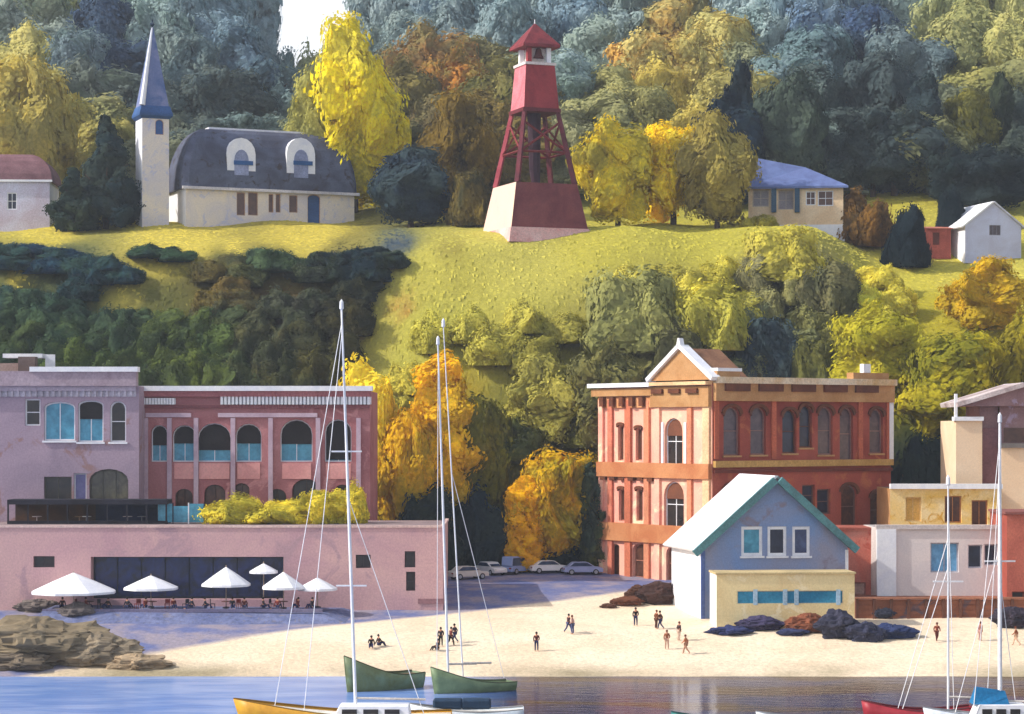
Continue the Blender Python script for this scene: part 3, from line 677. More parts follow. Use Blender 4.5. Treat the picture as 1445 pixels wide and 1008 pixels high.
# teal glazed screen
tp = empty('wind_screen', (T(222, 700, 237).x, 237, ZT), 0, 'teal glass wind screen on the terrace beside the yellow bush', 'screen')
ww = T(288, 700, 237).x - T(222, 700, 237).x
for i in range(3):
    MB().box(i * ww / 3 + .06, (i + 1) * ww / 3 - .06, 0.02, .08, 0.15, 2.1 - .25 * (i == 1)).build('panel', teal_g, tp)
for i in range(4): MB().box(i * ww / 3 - .06, i * ww / 3 + .06, 0, .1, 0, 2.2).build('post', white if i == 2 else dk, tp)

# --- pink arcade building
rose = wc('rose_brick', (176, 118, 118), (152, 92, 94), 0.16, 6, 0.16, c3=(190, 132, 130))
rose_l = wc('rose_panel', (224, 160, 152), (206, 140, 136), 0.3, 5, 0.12)
lil = wc('lilac_stone', (196, 172, 182), (178, 150, 162), 0.4, 5, 0.1)
b = Bld('arcade_building', 'rose pink two storey building with a row of tall arched openings and white dentil frieze', 197, 246, ZT)
w = b.wall(); wid = w.st(522, 600)[0]; top = w.st(300, 552)[1]
blk = M('blind_dark', (46, 42, 42))  # dark tops paint the shade inside the arched openings
for x0, x1, t, bl in ((213, 236, 600, .45), (243, 277, 600, .5), (278, 326, 597, .3), (332, 369, 598, .48), (395, 441, 592, .42), (458, 496, 592, .05)):
    w.win(x0, t, x1, 652, 0.9, teal_g, white, fw=0.13, rec=0.7, mull=(1, 0), blind=(blk, bl), name='arched_window')
for x0, x1, t, y1 in ((247, 272, 690, 722), (288, 318, 684, 722), (330, 352, 682, 722), (378, 404, 690, 724), (412, 452, 676, 724), (472, 494, 684, 724)):
    w.win(x0, t, x1, y1, 0.8, brown_g if x0 < 350 else black_g, M('dbr', (74, 50, 44)), fw=0.13, rec=0.7, mull=(1, 0), name='lower_window')
w.build([(0, -0.3), (wid, -0.3), (wid, top), (0, top)], rose, px=False)
shell(b, wid, 14, top, rose)
MB().box(0.3, wid - .3, 0.3, 13.7, top - .4, top).build('roof', M('darkroof', (88, 80, 80)), b.root)
for x0, x1 in ((246, 275), (281, 324), (335, 367), (398, 439), (460, 495)):
    w.band(x0, 654, x1, 676, 0.1, rose_l, 'apron_panel')
for x in (206, 239.5, 277, 329, 382, 449, 506): w.band(x - 3.2, 590, x + 3.2, 715, 0.3, lil, 'pilaster')
w.band(206, 583, 270, 589, 0.3, lil, 'label_mould'); w.band(308, 583, 448, 589, 0.3, lil, 'label_mould')
w.band(197, 572, 522, 576, 0.35, M('fr1', (140, 84, 88)), 'frieze')
w.dentils(203, 562, 248, 571, 11, 0.5, white, fill=0.75); w.dentils(312, 560, 524, 571, 40, 0.5, white, fill=0.6)
w.band(196, 552, 524, 560, 0.55, M('fr2', (168, 106, 108), (150, 90, 94)), 'cornice')
w.band(196, 545, 526, 552, 0.85, white, 'coping', d1=0.8)  # bright cornice edge highlight built as a white strip
w.band(196, 725, 522, 733, 0.2, M('fr1', (140, 84, 88)), 'plinth')

# --- corner brick building
CA = math.radians(35)
ZS = 5.0
b = Bld('brick_building', 'orange and red three storey corner building with a pediment and arched windows', 1005, 245, ZS, CA)
redw = wc('red_brick', (168, 84, 66), (140, 62, 50), 0.14, 6, 0.18, c3=(172, 96, 64))
peach = wc('peach_stone', (240, 190, 160), (234, 158, 138), 0.10, 6, 0.14, c3=(244, 208, 172))  # left facade's sunlight put into a paler stone colour
ochre = wc('ochre_stone', (190, 146, 98), (170, 122, 74), 0.3, 6, 0.14)
orng = wc('orange_stone', (196, 134, 88), (178, 108, 66), 0.3, 6, 0.14)
bdark = wc('brown_bracket', (112, 64, 40), (88, 50, 34), 0.5)
r = b.wall(); rl = r.st(1257, 600)[0]
for x0, y0, x1, y1, g in ((1021, 574, 1044, 643, 0), (1059, 574, 1081, 642, 0), (1104, 578, 1124, 640, 1), (1128, 572, 1146, 632, 1), (1154, 574, 1175, 642, 0), (1185, 575, 1204, 650, 0), (1227, 577, 1246, 640, 0)):
    r.win(x0, y0, x1, y1, 0.9, navy_g if g else glass('grey_glass%d' % x0, (96, 80, 84), (70, 58, 66)), M('brf', (150, 110, 100)) if not g else bdark, fw=0.16, mull=(0, 1), hood=bdark, sill=ochre)
for x0, y0, x1, y1, g in ((1021, 684, 1044, 740, 0), (1059, 684, 1081, 740, 0), (1132, 684, 1150, 715, 1), (1153, 690, 1172, 726, 1), (1187, 684, 1209, 746, 0), (1228, 694, 1247, 746, 0)):
    r.win(x0, y0, x1, y1, 0.9 if not g else False, navy_g if g else brown_g, M('brf2', (120, 84, 74)), fw=0.16, mull=(0, 1), hood=bdark if not g else None)
for x0 in (1030, 1080, 1130, 1180, 1225):
    r.win(x0, 775, x0 + 26, 822, 0.7, brown_g, bdark, fw=0.16, mull=(1, 0))
topz = r.st(1006, 540)[1]
DL = None
l0 = b.wall(0, 0, -PI / 2)          # helper to measure the length of the left wall
k = (846 - CX) / F
# left wall runs back from the corner: world dir of local +y
dx, dy = -math.sin(CA), math.cos(CA)
DL = (k * b.o.y - b.o.x) / (dx - k * dy)
l = b.wall(0, DL, -PI / 2)
for x0, y0, x1, y1, a, g, hood in ((938, 590, 963, 656, 0.9, black_g, None), (937, 680, 965, 744, 0.9, black_g, None), (897, 604, 906, 650, 0.5, brown_g, bdark), (872, 600, 880, 650, 0.5, brown_g, bdark), (898, 690, 907, 735, 0.5, brown_g, bdark), (873, 690, 881, 735, 0.5, brown_g, bdark), (893, 768, 917, 815, 0.4, brown_g, None), (862, 768, 874, 812, 0.4, brown_g, None), (940, 770, 968, 822, 0.6, brown_g, None)):
    l.win(x0, y0, x1, y1, a, g, white if x0 in (938, 937) else M('brf3', (176, 116, 92)), fw=0.14, mull=(0, 0) if x1 - x0 < 20 else (1, 1), hood=hood, sill=orng if x0 > 936 else None, blind=(M('blind_br', (120, 72, 50)), .62) if x0 in (938, 937) else None)
l.build([(0, -1.5), (DL, -1.5), (DL, topz), (0, topz)], peach, 'left_wall', px=False)
r.build([(0, -1.5), (rl, -1.5), (rl, topz), (0, topz)], redw, 'right_wall', px=False)  # darker red than the left wall, its shaded side painted in
mb = MB().box(0.02, rl, DL - .3, DL, -1.5, topz).box(rl - .3, rl, 0.02, DL - .3, -1.5, topz).build('back_wall', redw, b.root)
MB().box(0.3, rl - .3, 0.3, DL - .3, topz - 1.4, topz - 1.0).build('roof', M('darkroof', (88, 80, 80)), b.root)
# left wall ornament
for x0, x1, m_ in ((847, 853, peach), (860, 866, M('pil1', (214, 124, 96))), (884, 892, M('pil2', (206, 116, 84))), (911, 918, M('pil3', (216, 140, 104))), (926, 933, peach), (972, 978, M('pil3', (216, 140, 104))), (994, 1003, M('pil4', (240, 196, 150)))):
    l.band(x0, 565, x1, 820, 0.3, m_, 'pilaster')
l.band(846, 655, 1004.5, 672, 0.5, orng, 'belt_course'); l.band(846, 745, 1004.5, 761, 0.5, orng, 'belt_course')
l.dentils(850, 672, 930, 677, 6, 0.4, bdark, 'bracket_row', .55)
l.band(840, 548, 925, 560, 0.6, ochre, 'cornice'); l.band(838, 540, 925, 548, 1.0, white, 'coping', d1=0.7)  # white top strip carries the painted edge highlight
l.band(846, 560, 925, 576, 0.25, M('fri', (214, 150, 100), (196, 128, 80)), 'frieze')
l.dentils(852, 560, 922, 574, 5, 0.7, bdark, 'bracket_row', .4)
for x in (936, 968): l.band(x - 2, 596, x + 1, 655, 0.12, white, 'window_trim')
# pavilion
l.band(922, 545, 1004.5, 575, 0.5, ochre, 'frieze')
l.dentils(926, 548, 1000, 556, 3, 0.8, bdark, 'bracket_row', .62)
l.band(920, 538, 1004.8, 545, 0.95, M('pav', (232, 190, 140)), 'cornice', d1=0.6)
s0, z0 = l.st(922, 538); s1, _ = l.st(1005, 538); s1 += 0.3
sm, zm = l.st(955, 492); sm = (s0 + s1) / 2
MB().prism([(s0, z0), (s1, z0), (sm, zm)], -0.35, 0.4, l.M).build('pediment', ochre, b.root)
def rake(A, B, t, y0, y1, Mx, name, mat, root):
    d = Vector((B[0] - A[0], B[1] - A[1])); nn = Vector((-d.y, d.x)).normalized() * t
    return MB().prism([A, B, (B[0] + nn.x, B[1] + nn.y), (A[0] + nn.x, A[1] + nn.y)], y0, y1, Mx).build(name, mat, root)
rake((s0 - .3, z0 - .1), (sm, zm), 0.45, -0.75, 0.5, l.M, 'raking_cornice', white, b.root)
rake((sm, zm), (s1 + .3, z0 - .1), 0.45, -0.75, 0.5, l.M, 'raking_cornice', white, b.root)
MB().prism([(s0, z0), (s1, z0), (sm, zm - .02)], 0.42, 5.2, l.M).build('gable_roof', wc('brown_roof', (150, 108, 78), (118, 80, 58), .3), b.root)
MB().prism([(sm - .35, zm + .3), (sm + .35, zm + .3), (sm + .12, zm + 1.1), (sm - .12, zm + 1.1)], -0.7, -.1, l.M).build('finial', white, b.root)
# right wall ornament
r.band(1006, 541, 1258, 566, 0.55, ochre, 'cornice')
r.band(1006, 536, 1258, 541, 0.95, M('cop2', (222, 206, 180), (196, 160, 110)), 'coping', d1=0.7)
r.dentils(1018, 543, 1245, 552, 5, 0.85, bdark, 'bracket_row', .72)
r.band(1008, 524, 1040, 536, 0.5, ochre, 'parapet_block', d1=.6); r.band(1008, 520, 1042, 524, 0.6, white, 'block_coping', d1=.7)  # block top white as a painted highlight
r.band(1200, 527, 1250, 536, 0.5, ochre, 'parapet_block', d1=.6); r.band(1216, 514, 1226, 527, 0.3, white, 'finial', d1=.3)
r.band(1006, 648, 1257, 660, 0.5, wc('belt', (196, 156, 92), (176, 136, 72), .3), 'belt_course')
r.band(1006, 660, 1257, 668, 0.3, M('beltd', (120, 56, 42)), 'belt_shadow_mould')  # dark strip painting the shadow under the belt course
r.band(1006, 750, 1257, 760, 0.4, orng, 'belt_course')
for x0 in (1007, 1088, 1210, 1250): r.band(x0, 566, x0 + 6, 648, 0.22, M('pil5', (196, 104, 74)), 'pilaster')
r.band(1253, 541, 1258.5, 650, 0.3, white, 'quoin_strip')

# --- red annexe behind blue house
b = Bld('red_annexe', 'low red rendered annexe between the blue house and the white building', 1185, 233, 4.2)
w = b.wall(); wd = w.st(1244, 700)[0]; tp_ = w.st(1200, 748)[1]
w.win(1204, 822, 1222, 856, pane=cream and M('pale_door', (214, 176, 160)), frame=M('pdf', (190, 130, 116)), mull=(0, 1), name='door')
w.build([(0, -0.6), (wd, -0.6), (wd, tp_), (0, tp_)], wc('annexe_render', (200, 104, 84), (206, 140, 122), 0.2, 5, .14, c3=(186, 84, 66)), px=False)
shell(b, wd, 6, tp_, redw); MB().box(-.1, wd + .1, -.2, 6, tp_, tp_ + .25).build('roof', M('annroof', (170, 90, 72)), b.root)

# --- blue gabled house
HA = math.radians(13)
blue = wc('blue_boards', (120, 148, 192), (146, 146, 164), 0.12, 6, 0.12, c3=(136, 128, 142))
ZH = 3.4
b = Bld('blue_house', 'blue gabled boathouse with white roof, teal bargeboards and three upper windows', 990, 222, ZH, HA, cat='house')
w = b.wall(); wd = w.st(1196, 760)[0]; ez = w.st(990, 770)[1]; am, az = w.st(1101, 674); am = wd / 2
D = 10.0
for i, (x0, x1, g) in enumerate(((1046, 1076, teal_g), (1083, 1110, navy_g), (1118, 1143, glass('slate_glass', (70, 84, 120), (50, 56, 90))))):
    w.win(x0, 743, x1, 785, pane=g, frame=white, fw=0.3, rec=0.2, mull=(0, 0), sill=white)
w.build([(0, -0.6), (wd, -0.6), (wd, ez), (am, az), (0, ez)], blue, px=False)
MB().box(0, .25, .004, D, -.6, ez - .05).build('left_wall', white, b.root)  # side wall white, sunlight put into its colour
MB().box(wd - .25, wd, .004, D, -.6, ez - .05).build('right_wall', blue, b.root)
MB().prism([(.25, -.6), (wd - .25, -.6), (wd - .25, ez - .1), (am, az - .15), (.25, ez - .1)], D - .25, D).build('back_wall', blue, b.root)
tealb = wc('teal_board', (96, 146, 148), (84, 120, 122), .6)
sl = Vector((am, az - ez)).normalized()
e0 = (-sl.x * 0.9, ez - sl.y * 0.9); e1 = (wd + sl.x * .7, ez - sl.y * .7)
def slab(A, B, t): 
    d = Vector((B[0] - A[0], B[1] - A[1])).normalized(); nn = Vector((-d.y, d.x)) * t
    return [A, B, (B[0] + nn.x, B[1] + nn.y), (A[0] + nn.x, A[1] + nn.y)]
MB().prism(slab(e0, (am, az), 0.25), -0.5, D + .4).build('left_roof', white, b.root)  # left slope painted white as sunlit, right slope grey
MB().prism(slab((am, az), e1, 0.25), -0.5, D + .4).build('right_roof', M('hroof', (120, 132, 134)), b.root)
rake((e0[0], e0[1] - .45), (am, az - .5), 0.72, -0.85, -0.52, Matrix.Identity(4), 'bargeboard', tealb, b.root)
rake((am, az - .5), (e1[0], e1[1] - .45), 0.72, -0.85, -0.52, Matrix.Identity(4), 'bargeboard', tealb, b.root)
MB().box(-.06, .32, -.1, .15, -.5, ez - .5).build('corner_board', M('cb', (96, 116, 170)), b.root)
MB().box(wd - .25, wd + .06, -.08, .1, -.5, ez - .6).build('corner_board', white, b.root)
# cream box in front
b2 = Bld('cream_kiosk', 'cream flat roofed extension with a long teal window band in front of the blue house', 1011, 216.2, 3.1, math.radians(4), cat='building')
w = b2.wall(); wd2 = w.st(1206, 840)[0]; t2 = w.st(1012, 811)[1]
w.win(1040, 833, 1190, 853, pane=wc('teal_sign', (60, 140, 170), (40, 118, 152), .5), frame=M('krf', (226, 204, 160)), fw=0.08, rec=0.15, mull=(0, 0), name='window_band')
w.build([(0, -.8), (wd2, -.8), (wd2, t2), (0, t2)], wc('kiosk_render', (232, 212, 160), (222, 196, 142), .25, 5, .1, c3=(236, 218, 176)), px=False)
shell(b2, wd2, 4.0, t2, white); MB().box(-.1, wd2 + .1, -.15, 4.05, t2, t2 + .18).build('roof', M('kr', (200, 178, 130)), b2.root)
for px in (1066, 1108, 1124, 1183): w.band(px - 3, 832, px + 3, 854, 0.02, M('mul', (176, 204, 222)), 'mullion')

# --- ochre building behind, white building, brown plinth
b = Bld('ochre_building', 'ochre yellow building with two brown windows above the white flat roofed one', 1256, 247, 5.0)
w = b.wall(); wd = w.st(1414, 700)[0]; tp_ = w.st(1300, 690)[1]
for x0, y0, x1, y1 in ((1333, 700, 1357, 738), (1371, 706, 1394, 742)): w.win(x0, y0, x1, y1, pane=brown_g, frame=M('ocf', (180, 120, 70)), mull=(1, 0))
w.win(1278, 702, 1300, 736, pane=M('ocp', (222, 176, 90)), frame=M('ocf2', (232, 196, 130)), mull=(1, 0), name='shutter')
w.build([(0, -.6), (wd, -.6), (wd, tp_), (0, tp_)], wc('ochre_render', (226, 184, 92), (232, 206, 152), 0.35, 5, .14, c3=(206, 152, 50)), px=False)
shell(b, wd, 9, tp_, ochre); MB().box(.3, wd - .3, .3, 8.7, tp_ - .3, tp_).build('roof', M('darkroof', (88, 80, 80)), b.root)
w.band(1256, 683, 1414, 690, .4, white, 'coping', d1=.5)  # roof edge highlight painted as a white strip
b = Bld('white_building', 'pale grey white flat roofed building with a light blue window behind the yacht masts', 1238, 229, 3.9)
w = b.wall(); wd = w.st(1421, 800)[0]; tp_ = w.st(1300, 746)[1]
w.win(1313, 766, 1353, 808, pane=sky_g, frame=M('wf', (190, 190, 200)), mull=(1, 0))
w.win(1366, 769, 1386, 802, pane=navy_g, frame=M('wf', (190, 190, 200)), mull=(0, 0)); w.win(1389, 768, 1408, 798, pane=navy_g, frame=M('wf', (190, 190, 200)), mull=(0, 0))
w.build([(0, -.8), (wd, -.8), (wd, tp_), (0, tp_)], wc('pale_render', (226, 212, 204), (208, 198, 196), .2, 5, .08), px=False)
shell(b, wd, 9, tp_, M('pr2', (222, 208, 200))); MB().box(.3, wd - .3, .3, 8.7, tp_ - .3, tp_).build('roof', M('wr', (180, 170, 166)), b.root)
w.band(1236, 741, 1422, 747, .25, M('wcp', (206, 194, 188)), 'coping', d1=.4); w.band(1237, 747, 1264, 846, .3, white, 'corner_pier')
# timber sea wall
bp = Bld('timber_seawall', 'long brown timber seawall below the white building', 1207, 223, 2.6, cat='seawall')
w = bp.wall(); wd = w.st(1480, 870)[0]; tz = w.st(1300, 846)[1]
brn = wc('brown_planks', (158, 100, 72), (130, 80, 58), .3, 5, .16, c3=(92, 76, 82))
mb = MB()
for i in range(6):
    a0 = -.6 + i * (tz + .6) / 6; mb.box(0, wd, 0.03 * (i % 2), 0.4, a0, a0 + (tz + .6) / 6 - .05)
mb.box(.1, wd - .1, .1, 7.0, -.6, tz - .1).build('planking', brn, bp.root)
for i in range(12): MB().box(i * wd / 11.2, i * wd / 11.2 + .28, -.2, -.003, -.6, tz + .05).build('post', M('post', (112, 72, 56)), bp.root)
MB().box(-.1, wd, -.28, .5, tz + .06, tz + .2).build('cap_rail', M('capr', (170, 112, 84)), bp.root)
# red building at the edge
b = Bld('red_building', 'plain terracotta red building cut by the right edge behind the thick mast', 1421, 226, 3.9)
w = b.wall(); wd = w.st(1520, 800)[0]; tp_ = w.st(1440, 726)[1]
w.win(1428, 835, 1446, 860, pane=black_g, frame=M('rbf', (110, 60, 50)), mull=(0, 0))
w.build([(0, -.8), (wd, -.8), (wd, tp_), (0, tp_)], wc('terracotta', (186, 104, 84), (164, 86, 70), .2), px=False)
shell(b, wd, 8, tp_, redw); MB().box(-.2, wd + .2, -.25, 8, tp_, tp_ + .25).build('roof', M('rr', (140, 84, 76)), b.root)

# --- cream and mauve gabled house at right edge
b = Bld('cream_gabled_house', 'tall cream house with mauve brown gable and mauve recessed bay at the right edge', 1349, 250, 5.0, cat='house')
w = b.wall(); L_ = w.st(1386, 600)[0]; R_ = w.st(1412, 600)[0]; E_ = w.st(1530, 600)[0]
mv = wc('mauve_brown', (150, 118, 116), (128, 96, 98), .2, 5, .14, c3=(160, 140, 158))
crm = wc('cream_wall', (240, 212, 178), (232, 198, 160), .2, 5, .08)
z1 = w.st(1360, 594)[1]; zc = w.st(1430, 632)[1]; ze = w.st(1360, 572)[1]
MB().box(0, L_, 0, 9, -.6, z1).build('left_wing_wall', crm, b.root)
MB().box(L_, R_, 1.2, 9, -.6, ze - .1).build('bay_wall', mv, b.root)  # mauve tone paints the shade on this recessed wall
MB().box(R_, E_, -.6, 9, -.6, zc).build('right_wing_wall', crm, b.root)
MB().box(-.25, L_ + .1, -.35, 1.0, z1, z1 + .45).build('wing_coping', white, b.root)  # white strip for the wing's painted edge highlight
MB().box(R_ - .2, E_, -1.0, .6, zc, zc + .5).build('wing_roof', M('wgr', (120, 112, 106)), b.root)
MB().box(R_ + .05, E_, .62, .9, zc + .5, ze - .1).build('upper_wall', mv, b.root)
sA = w.st(1358, 566); sB = w.st(1442, 548); gz0 = ze - .1
ax, azz = w.st(1445, 546)
MB().prism([(sA[0], gz0), (2 * ax - sA[0], gz0), (ax, azz)], -.2, 9).build('gable', mv, b.root)
rake((sA[0] - .6, gz0 - .1), (ax, azz), 0.5, -.7, 9.3, Matrix.Identity(4), 'roof_slope', M('gabr', (214, 200, 196), (150, 128, 124)), b.root)
rake((ax, azz), (2 * ax - sA[0] + .6, gz0 - .1), 0.5, -.7, 9.3, Matrix.Identity(4), 'roof_slope', M('gabr', (214, 200, 196), (150, 128, 124)), b.root)
MB().box(w.st(1418, 600)[0], w.st(1450, 600)[0], .5, .62, w.st(1420, 624)[1], w.st(1420, 604)[1]).build('window_band', brown_g, b.root)
MB().box(-.15, .15, -.1, .3, z1, w.st(1349, 556)[1]).build('chimney_pipe', white, b.root)
MB().box(w.st(1382, 700)[0], R_ - .1, .9, 1.19, w.st(1390, 690)[1], w.st(1390, 604)[1]).build('bay_panel', M('bayp', (136, 96, 96), (116, 80, 84)), b.root)

# --- church
CHA = math.radians(23)
slate = wc('slate_roof', (92, 98, 118), (70, 72, 88), .25, 5, .14, c3=(64, 58, 62))
cst = wc('church_wall', (230, 216, 196), (208, 200, 200), .25, 5, .1, c3=(192, 190, 206))
p0 = T(262, 312, 322); zc0 = hgt(p0.x, 322)
zc0 = min(zc0, CZ - (314 - HY) / F * 322)
b = Bld('church', 'white church with slate blue spire, rounded slate roof and two white dormers', 262, 322, zc0, CHA, cat='church')
w = b.wall(); wd = w.st(500, 290)[0]; wz = w.st(300, 267)[1]; D = 9.5
for x0, y0, x1, y1, g, nm in ((334, 272, 346, 304, brown_g, 'window'), (350, 272, 364, 304, brown_g, 'window'), (379, 274, 386, 300, brown_g, 'window'), (389, 274, 396, 300, brown_g, 'window'), (408, 276, 420, 300, brown_g, 'window'), (434, 275, 452, 316, M('bdoor', (60, 92, 140), (48, 76, 120)), 'door')):
    w.win(x0, y0, x1, y1, 0.5 if nm == 'door' else False, g, M('chf', (190, 150, 120)), fw=.1, rec=.25, mull=(0, 0), name=nm)
w.build([(0, -2.5), (wd, -2.5), (wd, wz), (0, wz)], cst, px=False)
MB().box(0, .3, .004, D, -2.5, wz).build('left_wall', white, b.root)  # sunlit left end painted white, other walls duller
MB().box(wd - .3, wd, .004, D, -2.5, wz).build('right_wall', cst, b.root); MB().box(.3, wd - .3, D - .3, D, -2.5, wz).build('back_wall', cst, b.root)
rz = w.st(380, 182)[1] - wz
rings = []
for t in range(9):
    th = t / 8 * PI / 2; ins = (1 - math.cos(th)) * 4.2 - .5; z = wz + rz * math.sin(th) ** 1.0 
    a0, a1, b0, b1 = ins, wd - ins, ins * .9, D - ins * .9
    c_ = 0.8
    rings.append([(a0 + c_, b0, z), (a1 - c_, b0, z), (a1, b0 + c_, z), (a1, b1 - c_, z), (a1 - c_, b1, z), (a0 + c_, b1, z), (a0, b1 - c_, z), (a0, b0 + c_, z)])
MB().loft(rings).build('roof', slate, b.root)
MB().box(-.6, wd + .6, -.62, -.3, wz - .15, wz + .25).build('eaves', M('eav', (214, 208, 210)), b.root)
MB().box(4.4, wd - 4.3, 3.7, D - 3.7, wz + rz, wz + rz + .3).build('ridge', white, b.root)
for x0 in (320, 404):
    s0, z0 = w.st(x0, 258); s1, z1 = w.st(x0 + 40, 200); c = (s0 + s1) / 2; R = (s1 - s0) / 2
    pol = [(s0, z0), (s1, z0)] + [(c + R * math.cos(t * PI / 8), z1 - R * .9 + R * 1.1 * math.sin(t * PI / 8)) for t in range(9)]
    dm = MB().prism(pol, -.25, 3.4).build('dormer', white, b.root)
    pi = [(c + (a - c) * .5, z0 + .5 + (q - z0) * .66) for a, q in pol]
    MB().prism(pi, -.33, -.2).build('dormer_window', M('dw', (150, 158, 190), (118, 124, 150)), dm)
    MB().box(s0 + R * .45, s1 - R * .2, -.42, -.34, z0 + 2.6, z0 + 3.2).build('blue_shutter', M('bsh', (52, 96, 150)), dm)
# steeple: front left
sw = 4.3; cx_, cy_ = w.st(219, 300)[0], -1.0
zt1 = w.st(219, 166)[1]; zt2 = w.st(219, 148)[1]; zt3 = w.st(219, 34)[1]
sx0 = w.st(203, 300)[0]; sx1 = w.st(241, 300)[0]; cx_ = (sx0 + sx1) / 2; hw = (sx1 - sx0) / 2
y0_ = 1.0; y1_ = y0_ + 2 * hw
fr = b.wall(sx0, y0_, 0)
fr.win(219, 169, 231, 190, 0.9, M('bsh2', (60, 96, 150)), M('chf', (190, 150, 120)), fw=.08, rec=.2, mull=(0, 0), name='belfry_window')
fr.build([(0, -3), (sx1 - sx0, -3), (sx1 - sx0, zt1), (0, zt1)], cst, 'steeple_front', px=False)
MB().box(sx0, sx0 + .3, y0_ + .004, y1_, -3, zt1).build('steeple_left_wall', white, b.root)  # steeple's sunlit side painted white
MB().box(sx1 - .3, sx1, y0_ + .004, y1_, -3, zt1).box(sx0 + .3, sx1 - .3, y1_ - .3, y1_, -3, zt1).build('steeple_back_wall', cst, b.root)
cyc = (y0_ + y1_) / 2
def sqr(h, z): return [(cx_ - h, cyc - h, z), (cx_ + h, cyc - h, z), (cx_ + h, cyc + h, z), (cx_ - h, cyc + h, z)]
MB().loft([sqr(hw + .1, zt1), sqr(hw + .45, zt1 + .4), sqr(hw + .45, zt1 + .7), sqr(hw + .1, zt2)]).build('spire_base', M('spb', (56, 92, 142), (44, 74, 116)), b.root)
MB().loft([sqr(hw, zt2), sqr(hw * .52, lerp(zt2, zt3, .5)), sqr(.12, zt3)]).build('spire', wc('spire_slate', (124, 130, 164), (84, 104, 146), .5, 5, .1), b.root)
MB().tube([(cx_, cyc, zt3 - .3), (cx_, cyc, zt3 + 1.1)], [.16, .1]).lathe([(.02, zt3 + .1), (.34, zt3 + .35), (.34, zt3 + .5), (.02, zt3 + .8)], 8, (cx_, cyc)).build('finial', M('fin', (40, 60, 80)), b.root)
# pale corner strip painting the sunlit left edge of the spire
MB().tube([(cx_ - hw, cyc - hw, zt2), (cx_ - hw * .52, cyc - hw * .52, lerp(zt2, zt3, .5)), (cx_, cyc, zt3)], [.42, .3, .14]).build('spire_rib', white, b.root)

# --- brown roofed house far left
p = T(-40, 312, 322); zz = CZ - (316 - HY) / F * 322
b = Bld('brown_roofed_house', 'pale house with a rounded maroon brown roof cut by the left edge', -60, 322, zz, 0.05, cat='house')
w = b.wall(); wd = w.st(70, 290)[0]; wz = w.st(30, 256)[1]; rz = w.st(10, 214)[1]
w.win(10, 272, 24, 296, pane=navy_g, frame=white, rec=.2)
w.build([(0, -2), (wd, -2), (wd, wz), (0, wz)], wc('pale_lilac', (206, 204, 220), (190, 176, 190), .3), px=False); shell(b, wd, 9, wz, white)
rg = []
for t in range(7):
    th = t / 6 * PI / 2; ins = (1 - math.cos(th)) * 4.2 - .4; z = wz + (rz - wz) * math.sin(th)
    rg.append([(ins, ins * .9, z), (wd - ins, ins * .9, z), (wd - ins, 9 - ins * .9, z), (ins, 9 - ins * .9, z)])
MB().loft(rg).build('roof', wc('maroon_roof', (132, 96, 100), (108, 74, 78), .3), b.root)
MB().box(-.4, wd + .4, -.42, -.1, wz - .1, wz + .2).build('eaves', white, b.root)

# --- bell tower
TA = math.radians(21)
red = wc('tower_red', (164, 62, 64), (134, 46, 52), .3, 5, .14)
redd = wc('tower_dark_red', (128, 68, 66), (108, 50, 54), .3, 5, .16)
pinkp = wc('tower_pink', (226, 180, 170), (232, 204, 176), .3, 5, .08)  # pale pink puts sunlight into the left base face
tp0 = T(755, 328, 302); tz0 = CZ - (328 - HY) / F * 302
tw = empty('bell_tower', (tp0.x, 306, tz0), TA, 'tall red wooden bell tower on splayed legs on top of the mound', 'bell tower')
def zz_(py): return CZ - (py - HY) / F * 306 - tz0
def sq(h, z): return [Vector((-h, -h, z)), Vector((h, -h, z)), Vector((h, h, z)), Vector((-h, h, z))]
k = 306 / F / (2 * (math.cos(TA) + math.sin(TA)))
Lv = [(-1.5, 158 * k), (zz_(263), 118 * k), (zz_(156), 68 * k), (zz_(95), 56 * k), (zz_(69), 46 * k)]
z0, h0 = Lv[0]; z1, h1 = Lv[1]; z2, h2 = Lv[2]; z3, h3 = Lv[3]; z4, h4 = Lv[4]
A = sq(h0, z0); B = sq(h1, z1); A2 = sq(h0 - .3, z0); B2 = sq(h1 - .3, z1)
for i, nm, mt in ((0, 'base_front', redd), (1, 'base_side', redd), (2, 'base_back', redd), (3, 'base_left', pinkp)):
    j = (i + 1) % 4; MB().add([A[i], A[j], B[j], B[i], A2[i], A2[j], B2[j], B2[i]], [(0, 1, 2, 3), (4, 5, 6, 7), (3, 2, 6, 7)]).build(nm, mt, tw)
MB().loft([sq(h0 + .1, z0), sq(h0 - .25, z0 + 2.0)]).build('base_skirt', M('skirt', (226, 190, 182), (200, 130, 124)), tw)
MB().loft([sq(h1 - .1, z1 - .3), sq(h1 - .1, z1)]).build('base_deck', redd, tw)
for i in range(4):
    a, c = sq(h1 - .25, z1)[i], sq(h2 - .2, z2)[i]
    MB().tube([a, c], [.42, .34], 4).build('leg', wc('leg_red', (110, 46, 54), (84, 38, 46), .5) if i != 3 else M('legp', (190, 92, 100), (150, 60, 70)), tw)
for i in range(4):
    j = (i + 1) % 4
    P = lambda q, t: sq(lerp(h1, h2, t) - .22, lerp(z1, z2, t))[q]
    mb = MB(); mb.tube([P(i, .42), P(j, .42 + .4)], .17, 4); mb.tube([P(j, .42), P(i, .42 + .4)], .17, 4)
    mb.tube([P(i, .42), P(j, .42)], .17, 4).build('brace', M('brc', (124, 44, 44)), tw)
MB().tube([(0.2, 0, z1), (0, 0, lerp(z1, z2, .2)), (-.1, 0, z2)], [.55, .75, .95], 10).build('stair_shaft', M('shaft', (60, 34, 42), (50, 30, 44)), tw)
C_ = sq(h2, z2); E = sq(h3, z3); 
